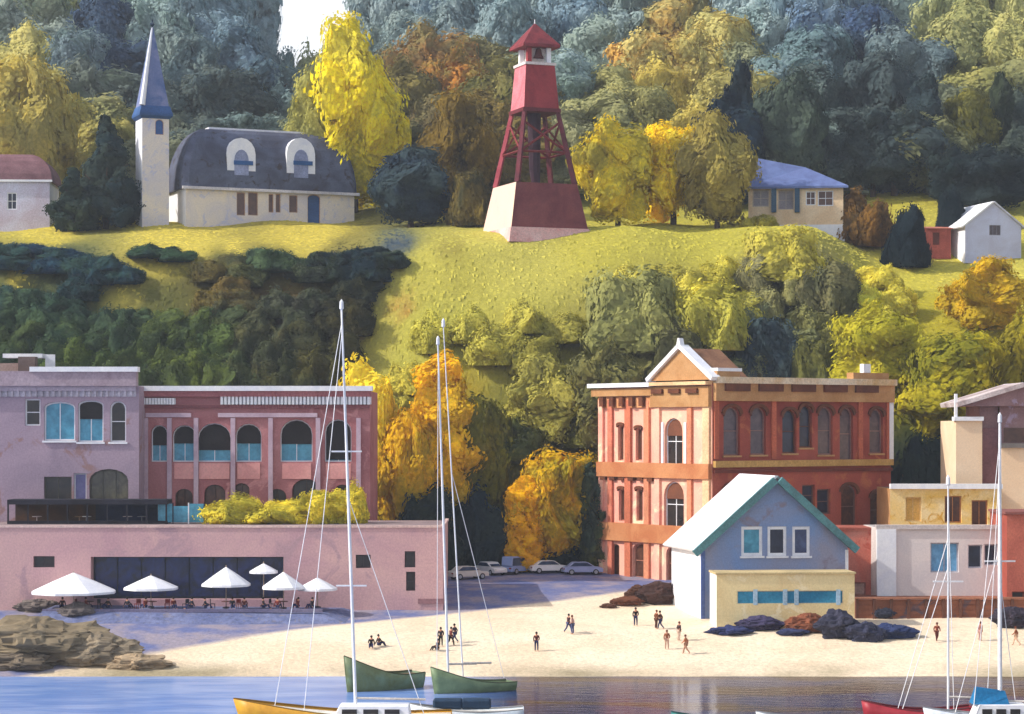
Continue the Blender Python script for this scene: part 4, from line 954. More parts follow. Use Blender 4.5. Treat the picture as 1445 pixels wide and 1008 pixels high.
for i, mt in ((0, red), (1, redd), (2, redd), (3, wc('tower_rose', (214, 130, 136), (196, 104, 112), .4))):  # left cladding painted lighter, as if sunlit
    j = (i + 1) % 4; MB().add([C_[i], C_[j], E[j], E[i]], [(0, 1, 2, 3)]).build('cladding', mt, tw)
MB().loft([sq(h2 + .2, z2 - .5), sq(h2 + .2, z2)]).build('collar', M('collar', (104, 40, 46)), tw)
MB().loft([sq(h3 + .15, z3), sq(h3 + .15, z3 + .35)]).build('belfry_floor', M('bf', (240, 226, 220)), tw)
for i in range(4):
    q = sq(h4 - .3, 0)[i]; MB().box(q.x - .3, q.x + .3, q.y - .3, q.y + .3, z3 + .35, z4 + .3).build('belfry_post', white if i in (1, 3) else red, tw)
MB().loft([sq(h4 * .62, z3 + .35), sq(h4 * .62, z4 + .3)]).build('belfry_wall', M('bw', (226, 214, 204)), tw)
MB().lathe([(.1, z4 - .1), (.35, z4 - .3), (.5, z4 - 1.0), (.75, z4 - 1.5), (.7, z4 - 1.5)], 12, (0, -h4 * .62 - .3)).build('bell', M('bell', (90, 40, 36)), tw)
zr = zz_(34); rh = 72 * k
MB().loft([sq(rh, z4 - .1), sq(rh * .98, z4 + .3), sq(rh * .55, z4 + 1.7), sq(.1, zr)]).build('roof', wc('tower_roof', (132, 52, 56), (106, 42, 48), .5), tw)
MB().tube([(0, 0, zr - .2), (0, 0, zr + .6)], [.1, .05]).build('finial', white, tw)

# --- blue roofed house right of the tower
zz = CZ - (322 - HY) / F * 318
b = Bld('blue_roofed_house', 'cream house with a sloping slate blue roof and brown windows', 1056, 318, zz, math.radians(-8), cat='house')
w = b.wall(); wd = w.st(1190, 300)[0]; wz = w.st(1100, 264)[1]
w.win(1137, 270, 1151, 290, pane=brown_g, frame=white, rec=.2); w.win(1154, 269, 1176, 291, pane=brown_g, frame=white, rec=.2)
w.win(1062, 268, 1085, 292, pane=M('gyp', (160, 154, 160)), frame=M('gyf', (200, 186, 176)), rec=.3); w.win(1098, 268, 1120, 296, pane=M('gyp', (160, 154, 160)), frame=M('gyf', (200, 186, 176)), rec=.8)
w.build([(0, -2), (wd, -2), (wd, wz), (0, wz)], cream, px=False); shell(b, wd, 8, wz, cream)
for px in (1092, 1125): w.band(px - 3.5, 263, px + 3.5, 300, .5, M('shutb', (74, 102, 126)), 'shutter')
rl_ = w.st(1052, 216)[1]; rr_ = w.st(1150, 232)[1]
mb = MB(); e = .7
mb.add([(-e, -e, wz), (wd + e, -e, wz - .0), (wd + e, 8 + e, wz), (-e, 8 + e, wz), (-.5, 3.6, rl_), (wd * .6, 3.6, rr_), (-e, -e, wz - .3), (wd + e, -e, wz - .3), (wd + e, 8 + e, wz - .3), (-e, 8 + e, wz - .3)],
       [(0, 1, 5, 4), (1, 2, 5), (2, 3, 4, 5), (3, 0, 4), (0, 6, 7, 1), (1, 7, 8, 2), (2, 8, 9, 3), (3, 9, 6, 0)])
mb.build('roof', wc('blue_slate', (106, 122, 168), (88, 100, 142), .4, 5, .1), b.root)
MB().box(wd + .05, wd + 3.6, 1.5, 4.5, wz - .9, wz - .5).build('carport_roof', M('cpr', (70, 76, 60)), b.root)
MB().box(-.2, wd + .2, -.16, -.02, -2, .35).build('plinth', white, b.root)

# --- white cottage and red shed
zz = CZ - (356 - HY) / F * 311
b = Bld('white_cottage', 'small white gabled cottage with a pale lilac gable wall at the right edge', 1362, 311, zz, math.radians(14), cat='house')
w = b.wall(); wd = w.st(1441, 330)[0]; ez = w.st(1365, 318)[1]; az = w.st(1400, 286)[1]; am = wd / 2
w.win(1396, 318, 1412, 332, pane=M('ctw', (104, 96, 104)), frame=M('ctf', (150, 146, 160)), rec=.15, fw=.08, mull=(2, 0))
w.build([(0, -1.5), (wd, -1.5), (wd, ez), (am, az), (0, ez)], wc('lilac_boards', (196, 200, 224), (184, 184, 206), .4, 5, .06), px=False)
MB().box(0, .2, .004, 9, -1.5, ez).build('left_wall', white, b.root); MB().box(wd - .2, wd, .004, 9, -1.5, ez).build('right_wall', white, b.root)
MB().prism([(.2, -1.5), (wd - .2, -1.5), (wd - .2, ez), (am, az), (.2, ez)], 8.8, 9).build('back_wall', white, b.root)
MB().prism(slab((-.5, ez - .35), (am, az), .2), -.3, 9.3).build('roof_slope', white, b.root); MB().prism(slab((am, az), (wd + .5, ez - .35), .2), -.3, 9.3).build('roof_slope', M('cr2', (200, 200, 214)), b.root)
zz = CZ - (350 - HY) / F * 313
b = Bld('red_shed', 'small brick red shed beside the white cottage', 1306, 313, zz, .05, cat='shed')
w = b.wall(); wd = w.st(1342, 330)[0]; ez = w.st(1320, 322)[1]
w.win(1316, 328, 1326, 346, pane=M('shd', (110, 60, 50)), frame=M('shf', (150, 80, 66)), rec=.1, fw=.06, mull=(0, 0), name='door')
w.build([(0, -1.5), (wd, -1.5), (wd, ez), (0, ez)], wc('shed_red', (178, 92, 76), (150, 74, 60), .5), px=False); shell(b, wd, 3.5, ez, redw)
MB().add([(-.2, -.3, ez), (wd + .2, -.3, ez), (wd + .2, 3.6, ez + .5), (-.2, 3.6, ez + .5), (-.2, -.3, ez - .12), (wd + .2, -.3, ez - .12)], [(0, 1, 2, 3), (0, 4, 5, 1)]).build('roof', M('shr', (196, 120, 100)), b.root)

# blue pond/road strip by the church: a slate blue low roof
b = Bld('slate_shed', 'low shed with a slate blue roof between church and bell tower', 515, 312, CZ - (356 - HY) / F * 312, 0.0, cat='shed')
w = b.wall(); wd = w.st(608, 330)[0]; a_ = w.st(520, 350)[1]; c_ = w.st(520, 332)[1]
MB().box(0, wd, .3, 5, -3, a_).build('wall', M('ssw', (60, 70, 76)), b.root)
MB().add([(-.2, 0, a_), (wd + .2, 0, a_), (wd + .2, 3, c_), (-.2, 3, c_), (-.2, 0, a_ - .15), (wd + .2, 0, a_ - .15), (-.2, 6, a_), (wd + .2, 6, a_)], [(0, 1, 2, 3), (0, 4, 5, 1), (3, 2, 7, 6)]).build('roof', wc('shed_slate', (80, 104, 142), (64, 84, 112), .4), b.root)

# ------------------------------------------------------------------ rocks, seawall, terrace
def rock_mesh(seed):
    bm = bmesh.new(); bmesh.ops.create_icosphere(bm, subdivisions=5, radius=1.0)
    for v in bm.verts:
        q = Vector((round(v.co.x * 1.6) / 1.6, round(v.co.y * 1.6) / 1.6, round(v.co.z * 1.6) / 1.6))
        v.co = v.co.lerp(q, .22) * (1 + .35 * noise.noise(v.co * 1.3 + Vector((seed * 7, 0, 0))) + .16 * noise.noise(v.co * 3.6 + Vector((seed, 3, 0))) + .07 * noise.noise(v.co * 9) + .035 * noise.noise(v.co * 20))
    vs = [tuple(v.co) for v in bm.verts]; fs = [tuple(x.index for x in f.verts) for f in bm.faces]; bm.free()
    mb = MB(); mb.v = vs; mb.f = fs; return mb
def rock(px, py, wpx, hpx, c, label, Y=None, dep=.6, group=None, name='boulder', rz=0, tilt=0):
    p = hit(px, py + hpx / 2, 201, 262) if Y is None else T(px, py + hpx / 2, Y)
    s = p.y / F
    m_ = wc('rock%d' % px, c, tuple(v * .72 for v in c), .7, 3, .25, .9, .5)
    o = rock_mesh(px).build(name, m_); o.location = (p.x, p.y + wpx * s * .3, p.z + hpx * s * .42); o.scale = (wpx * s / 2, wpx * s * dep / 2, hpx * s * (.56 if px < 250 else .46))
    o.rotation_euler = (0, tilt, rz); return tag(o, label, 'boulder' if name == 'boulder' else name.replace('_', ' '), group)
g = 'boulders at the top of the beach'
rock(40, 912, 200, 66, (138, 122, 96), 'huge tan brown boulder forming the headland at the left edge of the beach', group=g)
rock(125, 922, 130, 44, (146, 130, 106), 'brown boulder right beside the huge one at the left', group=g)
rock(190, 938, 90, 22, (176, 152, 120), 'flat sandy coloured boulder at the water edge on the left', group=g)
rock(20, 944, 120, 30, (120, 106, 88), 'dark low boulder below the huge tan one', group=g)
rock(102, 866, 60, 26, (112, 102, 98), 'dark grey boulder on top of the headland', group=g)
rock(50, 856, 60, 20, (124, 112, 104), 'small grey boulder behind the headland', group=g)
for px, py, w_, h_, c, lab in ((930, 838, 62, 36, (72, 48, 42), 'dark brown boulder against the left wall of the blue house'), (885, 850, 44, 16, (112, 66, 44), 'reddish brown boulder at the left end of the street rocks'), (905, 838, 40, 24, (92, 58, 42), 'brown boulder between the reddish one and the blue house'), (858, 856, 24, 8, (96, 60, 44), 'small flat brown stone nearest the street shadow'),
    (1030, 893, 60, 15, (52, 60, 104), 'long navy boulder in front of the cream kiosk corner'), (1075, 882, 70, 22, (66, 60, 90), 'violet navy boulder below the teal window band'), (1098, 872, 26, 14, (120, 66, 48), 'small rust boulder between two navy ones'), (1142, 880, 56, 30, (140, 82, 56), 'large angular rust brown boulder below the window band'), (1185, 882, 60, 46, (58, 58, 76), 'tall slate boulder at the right end of the kiosk'), (1222, 892, 54, 32, (60, 62, 84), 'slate boulder in front of the timber seawall start'), (1262, 892, 66, 24, (48, 60, 100), 'flat navy boulder along the timber seawall'), (1120, 893, 40, 12, (56, 62, 96), 'low navy stone below the rust boulder'), (1430, 872, 50, 34, (62, 54, 66), 'dark violet boulder at the right edge by the seawall'), (1250, 866, 30, 18, (60, 62, 76), 'small slate boulder leaning on the timber seawall')):
    rock(px, py, w_, h_, c, lab, group=g)
# terrace with tables: paved platform and stone revetment
yt = 221.0; zt_ = 4.15
tb = empty('cafe_terrace', (T(60, 850, yt).x, yt, 0), 0, 'blue grey stone terrace with sloping edge under the white parasols', 'terrace')
x1_ = T(455, 850, yt).x - T(60, 850, yt).x
MB().add([(0, 0, zt_), (x1_, 0, zt_ - .3), (x1_ + 1.5, 7, zt_ - .3), (0, 7, zt_), (-1, -5.5, 1.4), (x1_ + 6, -4.2, 1.7), (x1_ + 8, 7, 2.0), (-1, 7, 1.6)], [(0, 1, 2, 3), (0, 4, 5, 1), (1, 5, 6, 2), (0, 3, 7, 4)]).build('paving', wc('blue_stone', (112, 118, 150), (92, 100, 136), .5, 2.2, .3, .9, .9, c3=(120, 114, 124)), tb)  # blue shadow painted into the stone colour
MB().box(0, x1_, -.15, .15, zt_ - .2, zt_ + .12).build('kerb', M('kbt', (128, 120, 140), (100, 96, 124)), tb)
# ------------------------------------------------------------------ parasols, tables, chairs
def parasol(px, apex, rim, w_, label, Y, tiltz=0.0):
    p = T(px, rim, Y); s = Y / F; base = zt_; R = w_ * s / 2
    root = empty('parasol', (p.x, Y, base), random.uniform(0, .7), label, 'parasol', 'white parasols on the terrace')
    zr = p.z - base; za = CZ - (apex - HY) / F * Y - base
    n_ = 8; mb = MB(); vs = [(0, 0, za)]
    for k_, (rr, zf) in enumerate(((.5, .52), (1.0, 0.0))):
        for i in range(n_ * 2):
            a = i * PI / n_; q = rr * R * (1 if i % 2 == 0 else .955); vs.append((q * math.cos(a), q * math.sin(a), zr + (za - zr) * zf - (0 if i % 2 == 0 else .0)))
    fs = [(0, 1 + i, 1 + (i + 1) % 16) for i in range(16)] + [(1 + i, 17 + i, 17 + (i + 1) % 16, 1 + (i + 1) % 16) for i in range(16)]
    b0 = len(vs)
    for i in range(16): v = vs[17 + i]; vs.append((v[0] * 1.005, v[1] * 1.005, v[2] - .22))
    fs += [(17 + i, b0 + i, b0 + (i + 1) % 16, 17 + (i + 1) % 16) for i in range(16)]
    mb.add(vs, fs); cn = mb.build('canopy', white, root)
    MB().tube([(0, 0, 0), (0, 0, za + .15)], .05, 8).build('pole', M('pole', (170, 150, 130)), root)
    rb = MB()
    for i in range(8): a = i * PI / 4; rb.tube([(0, 0, za - .25), (R * .97 * math.cos(a), R * .97 * math.sin(a), zr - .02)], .022, 4)
    rb.build('ribs', M('pole', (170, 150, 130)), root)
    MB().lathe([(.35, 0), (.35, .08), (.08, .14)], 12).build('base_plate', dk, root)
parasol(104, 808, 834, 122, 'largest white parasol at the left end of the terrace', 224)
parasol(213, 812, 829, 78, 'second white parasol from the left before the dark shop front', 224.5)
parasol(319, 800, 824, 70, 'peaked white parasol in the middle of the dark shop front', 224)
parasol(400, 807, 828, 62, 'white parasol at the right end of the dark shop front', 223.5)
parasol(448, 815, 830, 56, 'rightmost white parasol against the pink wall', 224.5)
parasol(372, 795, 806, 40, 'small high white parasol behind the others by the shop corner', 225.8)
def make_chair(c):
    m_ = M('chair%d%d%d' % c, c)
    t = empty('cafe_chair', (0, 0, 0), 0, 'x', 'chair', 'cafe chairs under the parasols')
    MB().box(-.24, .24, -.24, .24, .43, .48).build('seat', m_, t); MB().box(-.24, .24, .2, .25, .55, .95).build('backrest', m_, t)
    for sx in (-1, 1):
        for sy in (-1, 1): MB().box(sx * .21 - .02, sx * .21 + .02, sy * .21 - .02, sy * .21 + .02, 0, .43 if sy < 0 else .95).build('leg', m_, t)
    return t
ch_red = make_chair((124, 40, 36)); ch_dk = make_chair((50, 50, 60)); used = set()
spots = [(110, 0, 'under the largest parasol, on the left of its table'), (142, 1, 'under the largest parasol, on the right of its table'), (194, 0, 'left of the table under the second parasol'), (236, 0, 'right of the table under the second parasol'), (300, 1, 'left of the table under the peaked parasol'), (338, 0, 'right of the table under the peaked parasol'), (384, 1, 'left of the table under the parasol at the shop front end'), (416, 0, 'right of the table under the parasol at the shop front end'), (262, 1, 'standing alone between the second and the peaked parasol')]
for px, dkk, wh in spots:
    src = ch_dk if dkk else ch_red
    t = src if src.name not in used else copy_tree(src); used.add(src.name)
    p = T(px, 850, 223.2); t.location = (p.x, 223.2, zt_ + .0); t.rotation_euler.z = random.uniform(0, 6)
    t['label'] = ('dark slate' if dkk else 'dark red') + ' cafe chair ' + wh
tbl = None
for px, wh in ((126, 'under the largest parasol'), (215, 'under the second parasol from the left'), (319, 'under the peaked middle parasol'), (400, 'under the parasol at the shop front end')):
    if tbl is None:
        tbl = empty('terrace_table', (0, 0, 0), 0, '', 'table', 'round tables under the parasols')
        MB().lathe([(.45, .72), (.47, .74), (.45, .77)], 14).build('table_top', M('ttop', (96, 56, 46)), tbl); MB().lathe([(.26, 0), (.24, .05), (.045, .08), (.04, .72)], 10).build('pedestal', dk, tbl); t = tbl
    else: t = copy_tree(tbl)
    p = T(px, 850, 222.6); t.location = (p.x, 222.6, zt_); t['label'] = 'dark brown round table ' + wh

# ------------------------------------------------------------------ people
def skinned(verts, edges, rad, mat, name, root_i=0, sub=1):
    me = bpy.data.meshes.new(name); me.from_pydata(verts, edges, []); o = bpy.data.objects.new(name, me); COL.objects.link(o)
    sk = o.modifiers.new('s', 'SKIN'); sk.use_smooth_shade = True
    for i, v in enumerate(me.skin_vertices[0].data): v.radius = (rad[i], rad[i]); v.use_root = (i == root_i)
    ss = o.modifiers.new('u', 'SUBSURF'); ss.levels = sub; ss.render_levels = sub
    dg = bpy.context.evaluated_depsgraph_get(); m2 = bpy.data.meshes.new_from_object(o.evaluated_get(dg)); m2.name = name
    bpy.data.objects.remove(o); m2.materials.clear(); m2.materials.append(mat); return m2
skin = wc('skin', (196, 140, 112), (180, 124, 98), 2)
def pose_skel(kind):
    J = {}
    if kind == 'stand': lf = [(-.10, 0, .92), (-.11, .02, .5), (-.12, .03, .08), (-.13, -.14, .03)]; rf = [(.10, 0, .92), (.12, -.05, .5), (.13, .02, .08), (.14, -.15, .03)]
    elif kind == 'walk': lf = [(-.10, 0, .92), (-.11, -.22, .52), (-.11, -.30, .09), (-.11, -.46, .06)]; rf = [(.10, 0, .92), (.11, .10, .5), (.11, .42, .16), (.11, .30, .05)]
    else: lf = [(-.10, 0, .30), (-.14, -.42, .48), (-.14, -.62, .08), (-.14, -.78, .04)]; rf = [(.10, 0, .30), (.14, -.42, .46), (.14, -.66, .08), (.14, -.82, .04)]
    dz = 0 if kind != 'sit' else -.62; lean = -.04 if kind != 'sit' else .05
    sp = [(0, 0, .96 + dz), (0, lean * .3, 1.18 + dz), (0, lean, 1.42 + dz), (0, lean * 1.2, 1.52 + dz), (0, lean * 1.5 - .01, 1.66 + dz), (0, lean * 1.5, 1.76 + dz)]
    if kind == 'walk': la = [(-.19, lean, 1.42), (-.25, .12, 1.16), (-.24, .02, .93), (-.235, -.04, .86)]; ra = [(.19, lean, 1.42), (.25, -.12, 1.17), (.23, -.34, 1.02), (.22, -.40, .98)]
    elif kind == 'stand': la = [(-.19, lean, 1.42), (-.26, .02, 1.15), (-.25, -.04, .90), (-.245, -.07, .82)]; ra = [(.19, lean, 1.42), (.27, .03, 1.16), (.18, -.2, 1.02), (.12, -.26, 1.05)]
    else: la = [(-.19, lean, .80), (-.27, -.1, .56), (-.2, -.34, .5), (-.18, -.42, .5)]; ra = [(.19, lean, .80), (.27, .12, .54), (.27, .28, .28), (.28, .34, .2)]
    return sp, lf, rf, la, ra
def person_meshes(kind):
    sp, lf, rf, la, ra = pose_skel(kind); d = {}
    V = sp + lf + rf + la + ra
    E = [(i, i + 1) for i in range(5)] + [(0, 6), (6, 7), (7, 8), (8, 9), (0, 10), (10, 11), (11, 12), (12, 13), (2, 14), (14, 15), (15, 16), (16, 17), (2, 18), (18, 19), (19, 20), (20, 21)]
    R = [.13, .12, .14, .055, .095, .08] + [.085, .06, .04, .035] * 2 + [.055, .042, .032, .028] * 2
    d['body'] = skinned(V, E, R, skin, 'person')
    Vs = sp[:3] + la[:3] + ra[:3]; d['shirt'] = (Vs, [(0, 1), (1, 2), (2, 3), (3, 4), (4, 5), (2, 6), (6, 7), (7, 8)], [.15, .145, .165, .075, .06, .045, .075, .06, .045])
    Vt = [sp[0]] + lf[:3] + rf[:3]; d['trousers'] = (Vt, [(0, 1), (1, 2), (2, 3), (0, 4), (4, 5), (5, 6)], [.155, .11, .08, .06, .11, .08, .06])
    d['head'] = sp[4]
    return d
PM_ = {k_: person_meshes(k_) for k_ in ('stand', 'walk', 'sit')}
def person(px, py, kind, shirt, trous, hair, label, rz=0, Y=None, z=None):
    p = hit(px, py, 201, 262) if Y is None else T(px, py, Y)
    if z is not None: p.z = z
    root = bpy.data.objects.new('person', PM_[kind]['body']); COL.objects.link(root)
    root.location = p; root.rotation_euler = (0, 0, rz); tag(root, label, 'person')
    for nm, c in (('shirt', shirt), ('trousers', trous)):
        key = '%s_%s_%s' % (kind, nm, c); m_ = M('cloth%s' % (c,), c)
        if key not in _mc: v, e_, r_ = PM_[kind][nm]; _mc[key] = skinned(v, e_, r_, m_, nm)
        o = bpy.data.objects.new(nm, _mc[key]); COL.objects.link(o); o.parent = root
    h = PM_[kind]['head']; mb = MB()
    mb.lathe([(.02, .125), (.07, .11), (.108, .05), (.112, -.01), (.10, -.07)], 10); o = mb.build('hair', M('hair%s' % (hair,), hair), root, True); o.location = (h[0], h[1] + .018, h[2] + .03)
    f = MB()
    for sx in (-1, 1): f.lathe([(.002, .0), (.014, .008), (.014, .02), (.002, .028)], 6, (sx * .035, -.092))
    f.tube([(0, -.088, .02), (0, -.118, -.02)], [.01, .016], 5); f.box(-.03, .03, -.098, -.08, -.06, -.052)
    o = f.build('face', M('facef', (96, 50, 44)), root); o.location = (h[0], h[1], h[2] - .0)
    return root
BK, BR, NV = (36, 30, 30), (104, 58, 40), (44, 48, 84)
ppl = [(524, 917, 'sit', BK, NV, BK, 'person in black sitting on the sand, left of a pair near the green boat'), (535, 914, 'sit', (52, 40, 38), NV, BK, 'person in dark brown sitting on the sand, right of a pair near the green boat'),
 (617, 920, 'sit', (46, 34, 34), BK, BK, 'person in black sitting at the left of the group above the green hull'), (622, 914, 'stand', (50, 44, 52), BK, BK, 'person in grey black standing in the middle of the group above the green hull'), (636, 913, 'walk', (110, 44, 40), BK, BK, 'person in maroon top walking in the group above the green hull'), (642, 909, 'walk', (52, 44, 62), NV, BK, 'person in violet grey walking at the right of the group above the green hull'),
 (757, 921, 'stand', (84, 40, 44), NV, BK, 'person in dark red top standing alone in the middle of the beach'), (802, 895, 'walk', (66, 36, 40), (70, 80, 120), BK, 'person in dark maroon walking past the end of the street shadow'), (808, 896, 'stand', (200, 160, 150), (84, 90, 130), BR, 'person in pale pink standing beside the one in dark maroon'),
 (897, 884, 'stand', BK, NV, BK, 'person all in black standing left of the blue house'), (926, 888, 'stand', (120, 70, 44), (84, 50, 40), BR, 'person in brown top at the foot of the blue house, left of two'), (932, 889, 'walk', (84, 52, 40), NV, BK, 'person in dark brown at the foot of the blue house, right of two'),
 (941, 917, 'stand', (150, 88, 60), (190, 150, 130), BR, 'person in tan top standing below the blue house'), (958, 906, 'stand', (70, 50, 50), (210, 180, 160), BR, 'person in grey brown top and pale trousers below the cream kiosk'), (968, 925, 'walk', (190, 120, 84), (176, 130, 104), BR, 'person in orange tan walking nearest the water edge'),
 (1322, 907, 'walk', (130, 54, 36), (96, 44, 36), BR, 'person in rust clothes walking in front of the timber seawall'), (1383, 905, 'stand', (160, 104, 92), (196, 150, 140), BR, 'person in dusty pink standing between the yacht stays'), (1434, 913, 'walk', (156, 92, 58), (220, 180, 150), BR, 'person in copper top walking at the right edge of the beach')]
for i, (px, py, kd, s_, t_, h_, lab) in enumerate(ppl): person(px, py, kd, s_, t_, h_, lab, rz=(i * 2.1) % 6.28)
for i, (px, c, lab) in enumerate(((88, (64, 40, 40), 'person in dark brown seated under the left half of the largest parasol'), (122, (120, 44, 36), 'person in bright red brown seated below the middle of the largest parasol'), (180, (44, 44, 54), 'person in grey seated left of the second parasol'), (205, (130, 50, 40), 'person in rust red seated under the second parasol'), (270, (36, 38, 50), 'person in near black seated between the second and the peaked parasol'), (328, (40, 40, 48), 'person in dark grey seated under the peaked parasol'), (372, (44, 36, 40), 'person in black violet seated under the small high parasol'), (392, (124, 44, 40), 'person in red seated under the parasol at the shop front end'), (440, (52, 48, 56), 'person in slate grey seated under the rightmost parasol'), (152, (60, 48, 48), 'person in charcoal seated under the right half of the largest parasol'), (245, (104, 40, 36), 'person in dark red seated right of the second parasol'), (290, (44, 44, 54), 'person in slate seated left of the peaked parasol'), (345, (96, 44, 40), 'person in brick red seated right of the peaked parasol'), (420, (110, 40, 38), 'person in crimson seated under the rightmost parasols'))):
    q = person(px, 850, 'sit', c, NV, BK, lab, rz=i * 1.3, Y=222.2, z=zt_ + .02)

# ------------------------------------------------------------------ cars
tyre = wc('tyre', (34, 34, 36), (26, 26, 28)); rim_m = wc('rim', (170, 170, 176), rough=.4); cgl = glass('car_glass', (60, 74, 100), (40, 48, 66), .1)
def car(px, Y, rz, c, kind, label):
    p = T(px, 815, Y); z = hgt(p.x, Y)
    root = empty('parked_car', (p.x, Y, z), rz, label, 'car', 'cars parked at the end of the street')
    m_ = wc('carpaint%d' % px, c, tuple(v * .93 for v in c), .3, 2, .03, .3, 0)
    L, h = 4.5, (1.45 if kind != 'van' else 2.0)
    low = [(-2.25, .35), (-2.2, .82), (-1.9, .95), (1.15, .95), (2.1, .82), (2.25, .6), (2.22, .32), (-2.25, .32)]
    MB().prism(low, -.88, .88).build('body', m_, root, bevel=.06)
    if kind == 'van': cab = [(-2.15, .96), (-2.05, h - .05), (-1.9, h), (1.0, h), (1.6, .96)]
    else: cab = [(-1.75, .96), (-1.2, h - .04), (-1.0, h), (.35, h), (.55, h - .04), (1.25, .96)]
    MB().prism(cab, -.74, .74).build('cabin', m_, root, bevel=.06)
    cc = (cab[0][0] + cab[-1][0]) / 2
    gl = [(cc + (a - cc) * .88, 1.0 + (q - .96) * .82) for a, q in cab]
    MB().prism(gl, -.76, .76).build('side_glass', cgl, root)
    a, bq = cab[-1], cab[-2]; mb = MB(); mb.add([(a[0] + .01, -.66, a[1] + .04), (a[0] + .01, .66, a[1] + .04), (bq[0] + .03, .6, bq[1] - .04), (bq[0] + .03, -.6, bq[1] - .04)], [(0, 1, 2, 3)]); mb.build('windscreen', cgl, root)
    for sx in (-1.4, 1.4):
        for sy in (-.8, .8):
            Mx = Matrix.Translation((sx, sy, .33)) @ Matrix.Rotation(PI / 2, 4, 'X')
            t_ = MB().lathe([(.2, -.11), (.33, -.11), (.34, 0), (.33, .11), (.2, .11)], 16); t_.v = [tuple(Mx @ Vector(v)) for v in t_.v]; wo = t_.build('wheel', tyre, root)
            t_ = MB().lathe([(.2, -.12), (.21, .12)], 12); t_.v = [tuple(Mx @ Vector(v)) for v in t_.v]; t_.build('rim', rim_m, wo)
    for sy in (-.62, .62):
        MB().box(2.16, 2.27, sy - .17, sy + .17, .58, .74).build('headlight', M('hl', (236, 236, 226)), root); MB().box(-2.27, -2.2, sy - .15, sy + .15, .62, .78).build('tail_light', M('tl', (150, 30, 30)), root)
car(660, 253, .5, (222, 210, 196), 'car', 'cream car parked nearest the pink building corner')
car(692, 259, -1.0, (232, 228, 224), 'car', 'white car parked at an angle second from the left')
car(731, 260, .9, (150, 166, 206), 'van', 'pale blue van parked in the middle of the row')
car(774, 260, .3, (240, 238, 234), 'car', 'white car parked right of the pale blue van')
car(822, 259, .15, (160, 170, 206), 'car', 'blue grey car parked beside the brick building, left of two')
car(852, 262, 2.6, (230, 230, 236), 'car', 'white car half hidden behind the brick building wall')

# ------------------------------------------------------------------ boats
def hull_mesh(L, B, fb, fs_, draft=.35, tumble=.55, tr=.75):
    """bow at -x; fb bow freeboard, fs_ stern freeboard"""
    rings = []; n_ = 17
    for i in range(n_):
        t = i / (n_ - 1); x = -L / 2 + L * t
        bw = B / 2 * (math.sin(min(1, t * 1.55 + .0) * PI / 2) ** .8) * (1 - (1 - tr) * max(0, t - .6) / .4)
        bw = max(bw, .03); fr_ = lerp(fb, fs_, t) - .28 * fb * math.sin(PI * t) * .8
        kz = -draft * min(1, t * 3 + .15)
        rk = (1 - t) ** 3 * .12 * L
        sec = []
        for s_ in range(-5, 6):
            a = abs(s_) / 5.0; y = bw * (a ** tumble) * (1 if s_ > 0 else -1) if s_ else 0.0; z = lerp(kz, fr_, a ** 1.8)
            sec.append((x - rk * (z / max(fb, .1)) * .4, y, z))
        rings.append(sec)
    return rings
